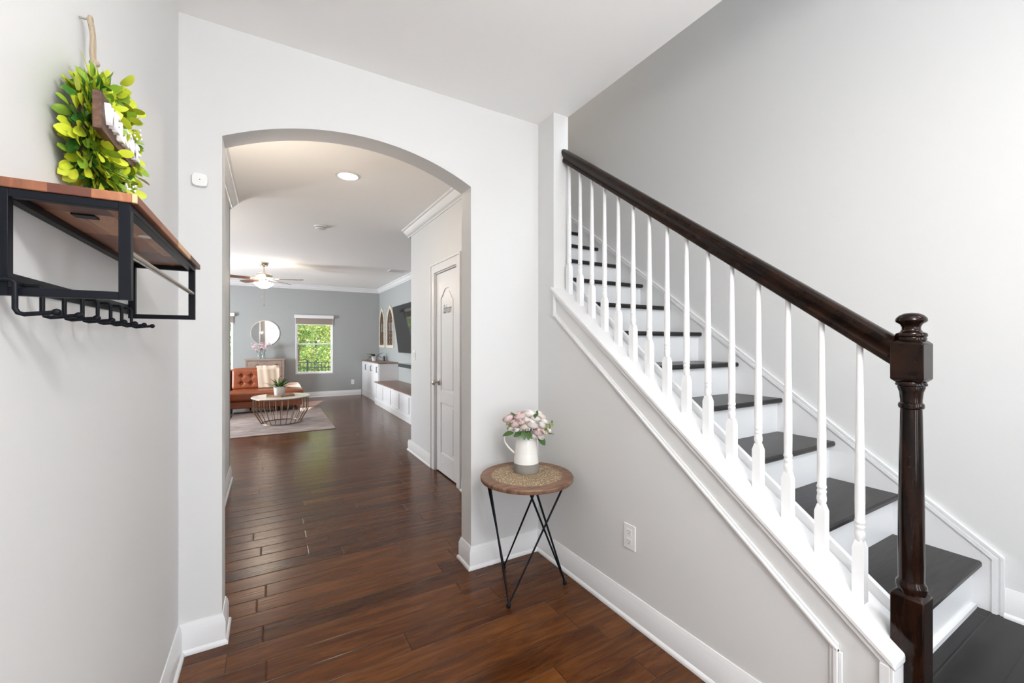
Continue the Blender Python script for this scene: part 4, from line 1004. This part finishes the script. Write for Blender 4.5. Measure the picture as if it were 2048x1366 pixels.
for i in range(-29, 39):
    x = .913+.1015*i-.0
    if x < -3 or x > 4 or any(abs(x-q) < .03 for q in (-2.4, -.70, 1.014, 2.75)): continue
    part('picket', MB().box(x-.009, x+.009, 14.491, 14.509, -.40, .715), FEN, fe)
def foliage(name, c):
    m = bpy.data.materials.new(name); m.use_nodes = True; nt = m.node_tree; nt.nodes.remove(nt.nodes['Principled BSDF'])
    a = nt.nodes.new('ShaderNodeBsdfDiffuse'); b = nt.nodes.new('ShaderNodeBsdfTranslucent'); x = nt.nodes.new('ShaderNodeMixShader'); x.inputs[0].default_value = .5
    a.inputs[0].default_value = (*c, 1); b.inputs[0].default_value = (*[min(1, k*1.25) for k in c], 1)
    nt.links.new(a.outputs[0], x.inputs[1]); nt.links.new(b.outputs[0], x.inputs[2]); nt.links.new(x.outputs[0], nt.nodes['Material Output'].inputs[0]); return m
LF = [foliage('foliage_yellow', (.62, .60, .24)), foliage('foliage_green', (.30, .42, .13)), foliage('foliage_deep', (.12, .22, .08))]
BRK = mat('bark', (.12, .08, .05), .9)
def tree(x, y, h, r, seed, n, mix, lab):
    q = random.Random(seed); o = thing('garden_tree', lab, 'tree', (x, y, -.47))
    m_ = MB(); m_.tube([(x, y, -.5), (x+.05, y, h*.3), (x-.05, y, h*.7), (x, y, h)], [.07, .05, .035, .01], 8)
    br = []
    for i in range(22):
        a = q.random()*2*pi; z = q.uniform(-.1, h*.92); L = r*q.uniform(.6, 1.05)*(1-.35*z/h)
        e_ = Vector((x+cos(a)*L, y+sin(a)*L, z+q.uniform(.05, .5))); br.append((Vector((x, y, z)), e_))
        m_.tube([(x, y, z), tuple(e_)], [.022, .005], 5)
    part('trunk', m_, BRK, o)
    for k in range(3):
        m_ = MB()
        for i in range(int(n*mix[k])):
            s_, e_ = q.choice(br); t = q.uniform(.25, 1.05)
            c = s_+(e_-s_)*t+Vector((q.gauss(0, .16), q.gauss(0, .16), q.gauss(0, .14)))
            dd = Vector((q.gauss(0, 1), q.gauss(0, 1), q.gauss(.1, .8))); 
            if dd.length < .1: continue
            L = q.uniform(.07, .15); dd.normalize(); sd_ = dd.cross(Vector((q.gauss(0, 1), q.gauss(0, 1), q.gauss(0, 1)))).normalized()*L*.22
            a_v = [m_.bm.verts.new(c), m_.bm.verts.new(c+dd*L*.5+sd_), m_.bm.verts.new(c+dd*L), m_.bm.verts.new(c+dd*L*.5-sd_)]
            m_.bm.faces.new(a_v)
        part('foliage', m_, LF[k], o, sharp=180)
tree(.85, 17.2, 3.3, 1.15, 1, 5200, (.30, .48, .22), 'green tree beyond the fence at the left edge of the window')
tree(2.45, 17.6, 3.5, 1.25, 2, 5200, (.62, .28, .10), 'yellow-green tree beyond the fence at the right of the window')
tree(1.65, 19.6, 3.8, 1.5, 3, 5200, (.45, .40, .15), 'pale green tree farther back between the two nearer trees')
tree(-1.55, 17.0, 3.4, 1.2, 4, 4600, (.30, .45, .25), 'leafy green tree seen through the left-hand back window')
tree(-.3, 19.8, 3.6, 1.4, 5, 3600, (.4, .4, .2), 'tree standing back behind the wall between the windows')
tree(-2.9, 19.0, 3.8, 1.6, 6, 3600, (.4, .4, .2), 'leafy tree farther back on the left beyond the fence')
tree(3.9, 19.5, 3.8, 1.6, 7, 3000, (.5, .4, .1), 'bushy tree farthest right beyond the fence')
hd = MB(); q = random.Random(11)
for i in range(9000):
    c = Vector((q.uniform(-7, 9), 24+q.gauss(0, .5), q.uniform(-.45, 5))); dd = Vector((q.gauss(0, 1), q.gauss(0, .5), q.gauss(0, 1))).normalized(); L = q.uniform(.2, .42)
    sd_ = dd.cross(Vector((q.gauss(0, .3), 1, q.gauss(0, .3)))).normalized()*L*.3
    hd.bm.faces.new([hd.bm.verts.new(v) for v in (c, c+dd*L*.5+sd_, c+dd*L, c+dd*L*.5-sd_)])
tag(part('woodland_foliage', hd, LF[1], None, sharp=180), 'dense mass of woodland leaves far behind the fence', 'foliage', kind='stuff')
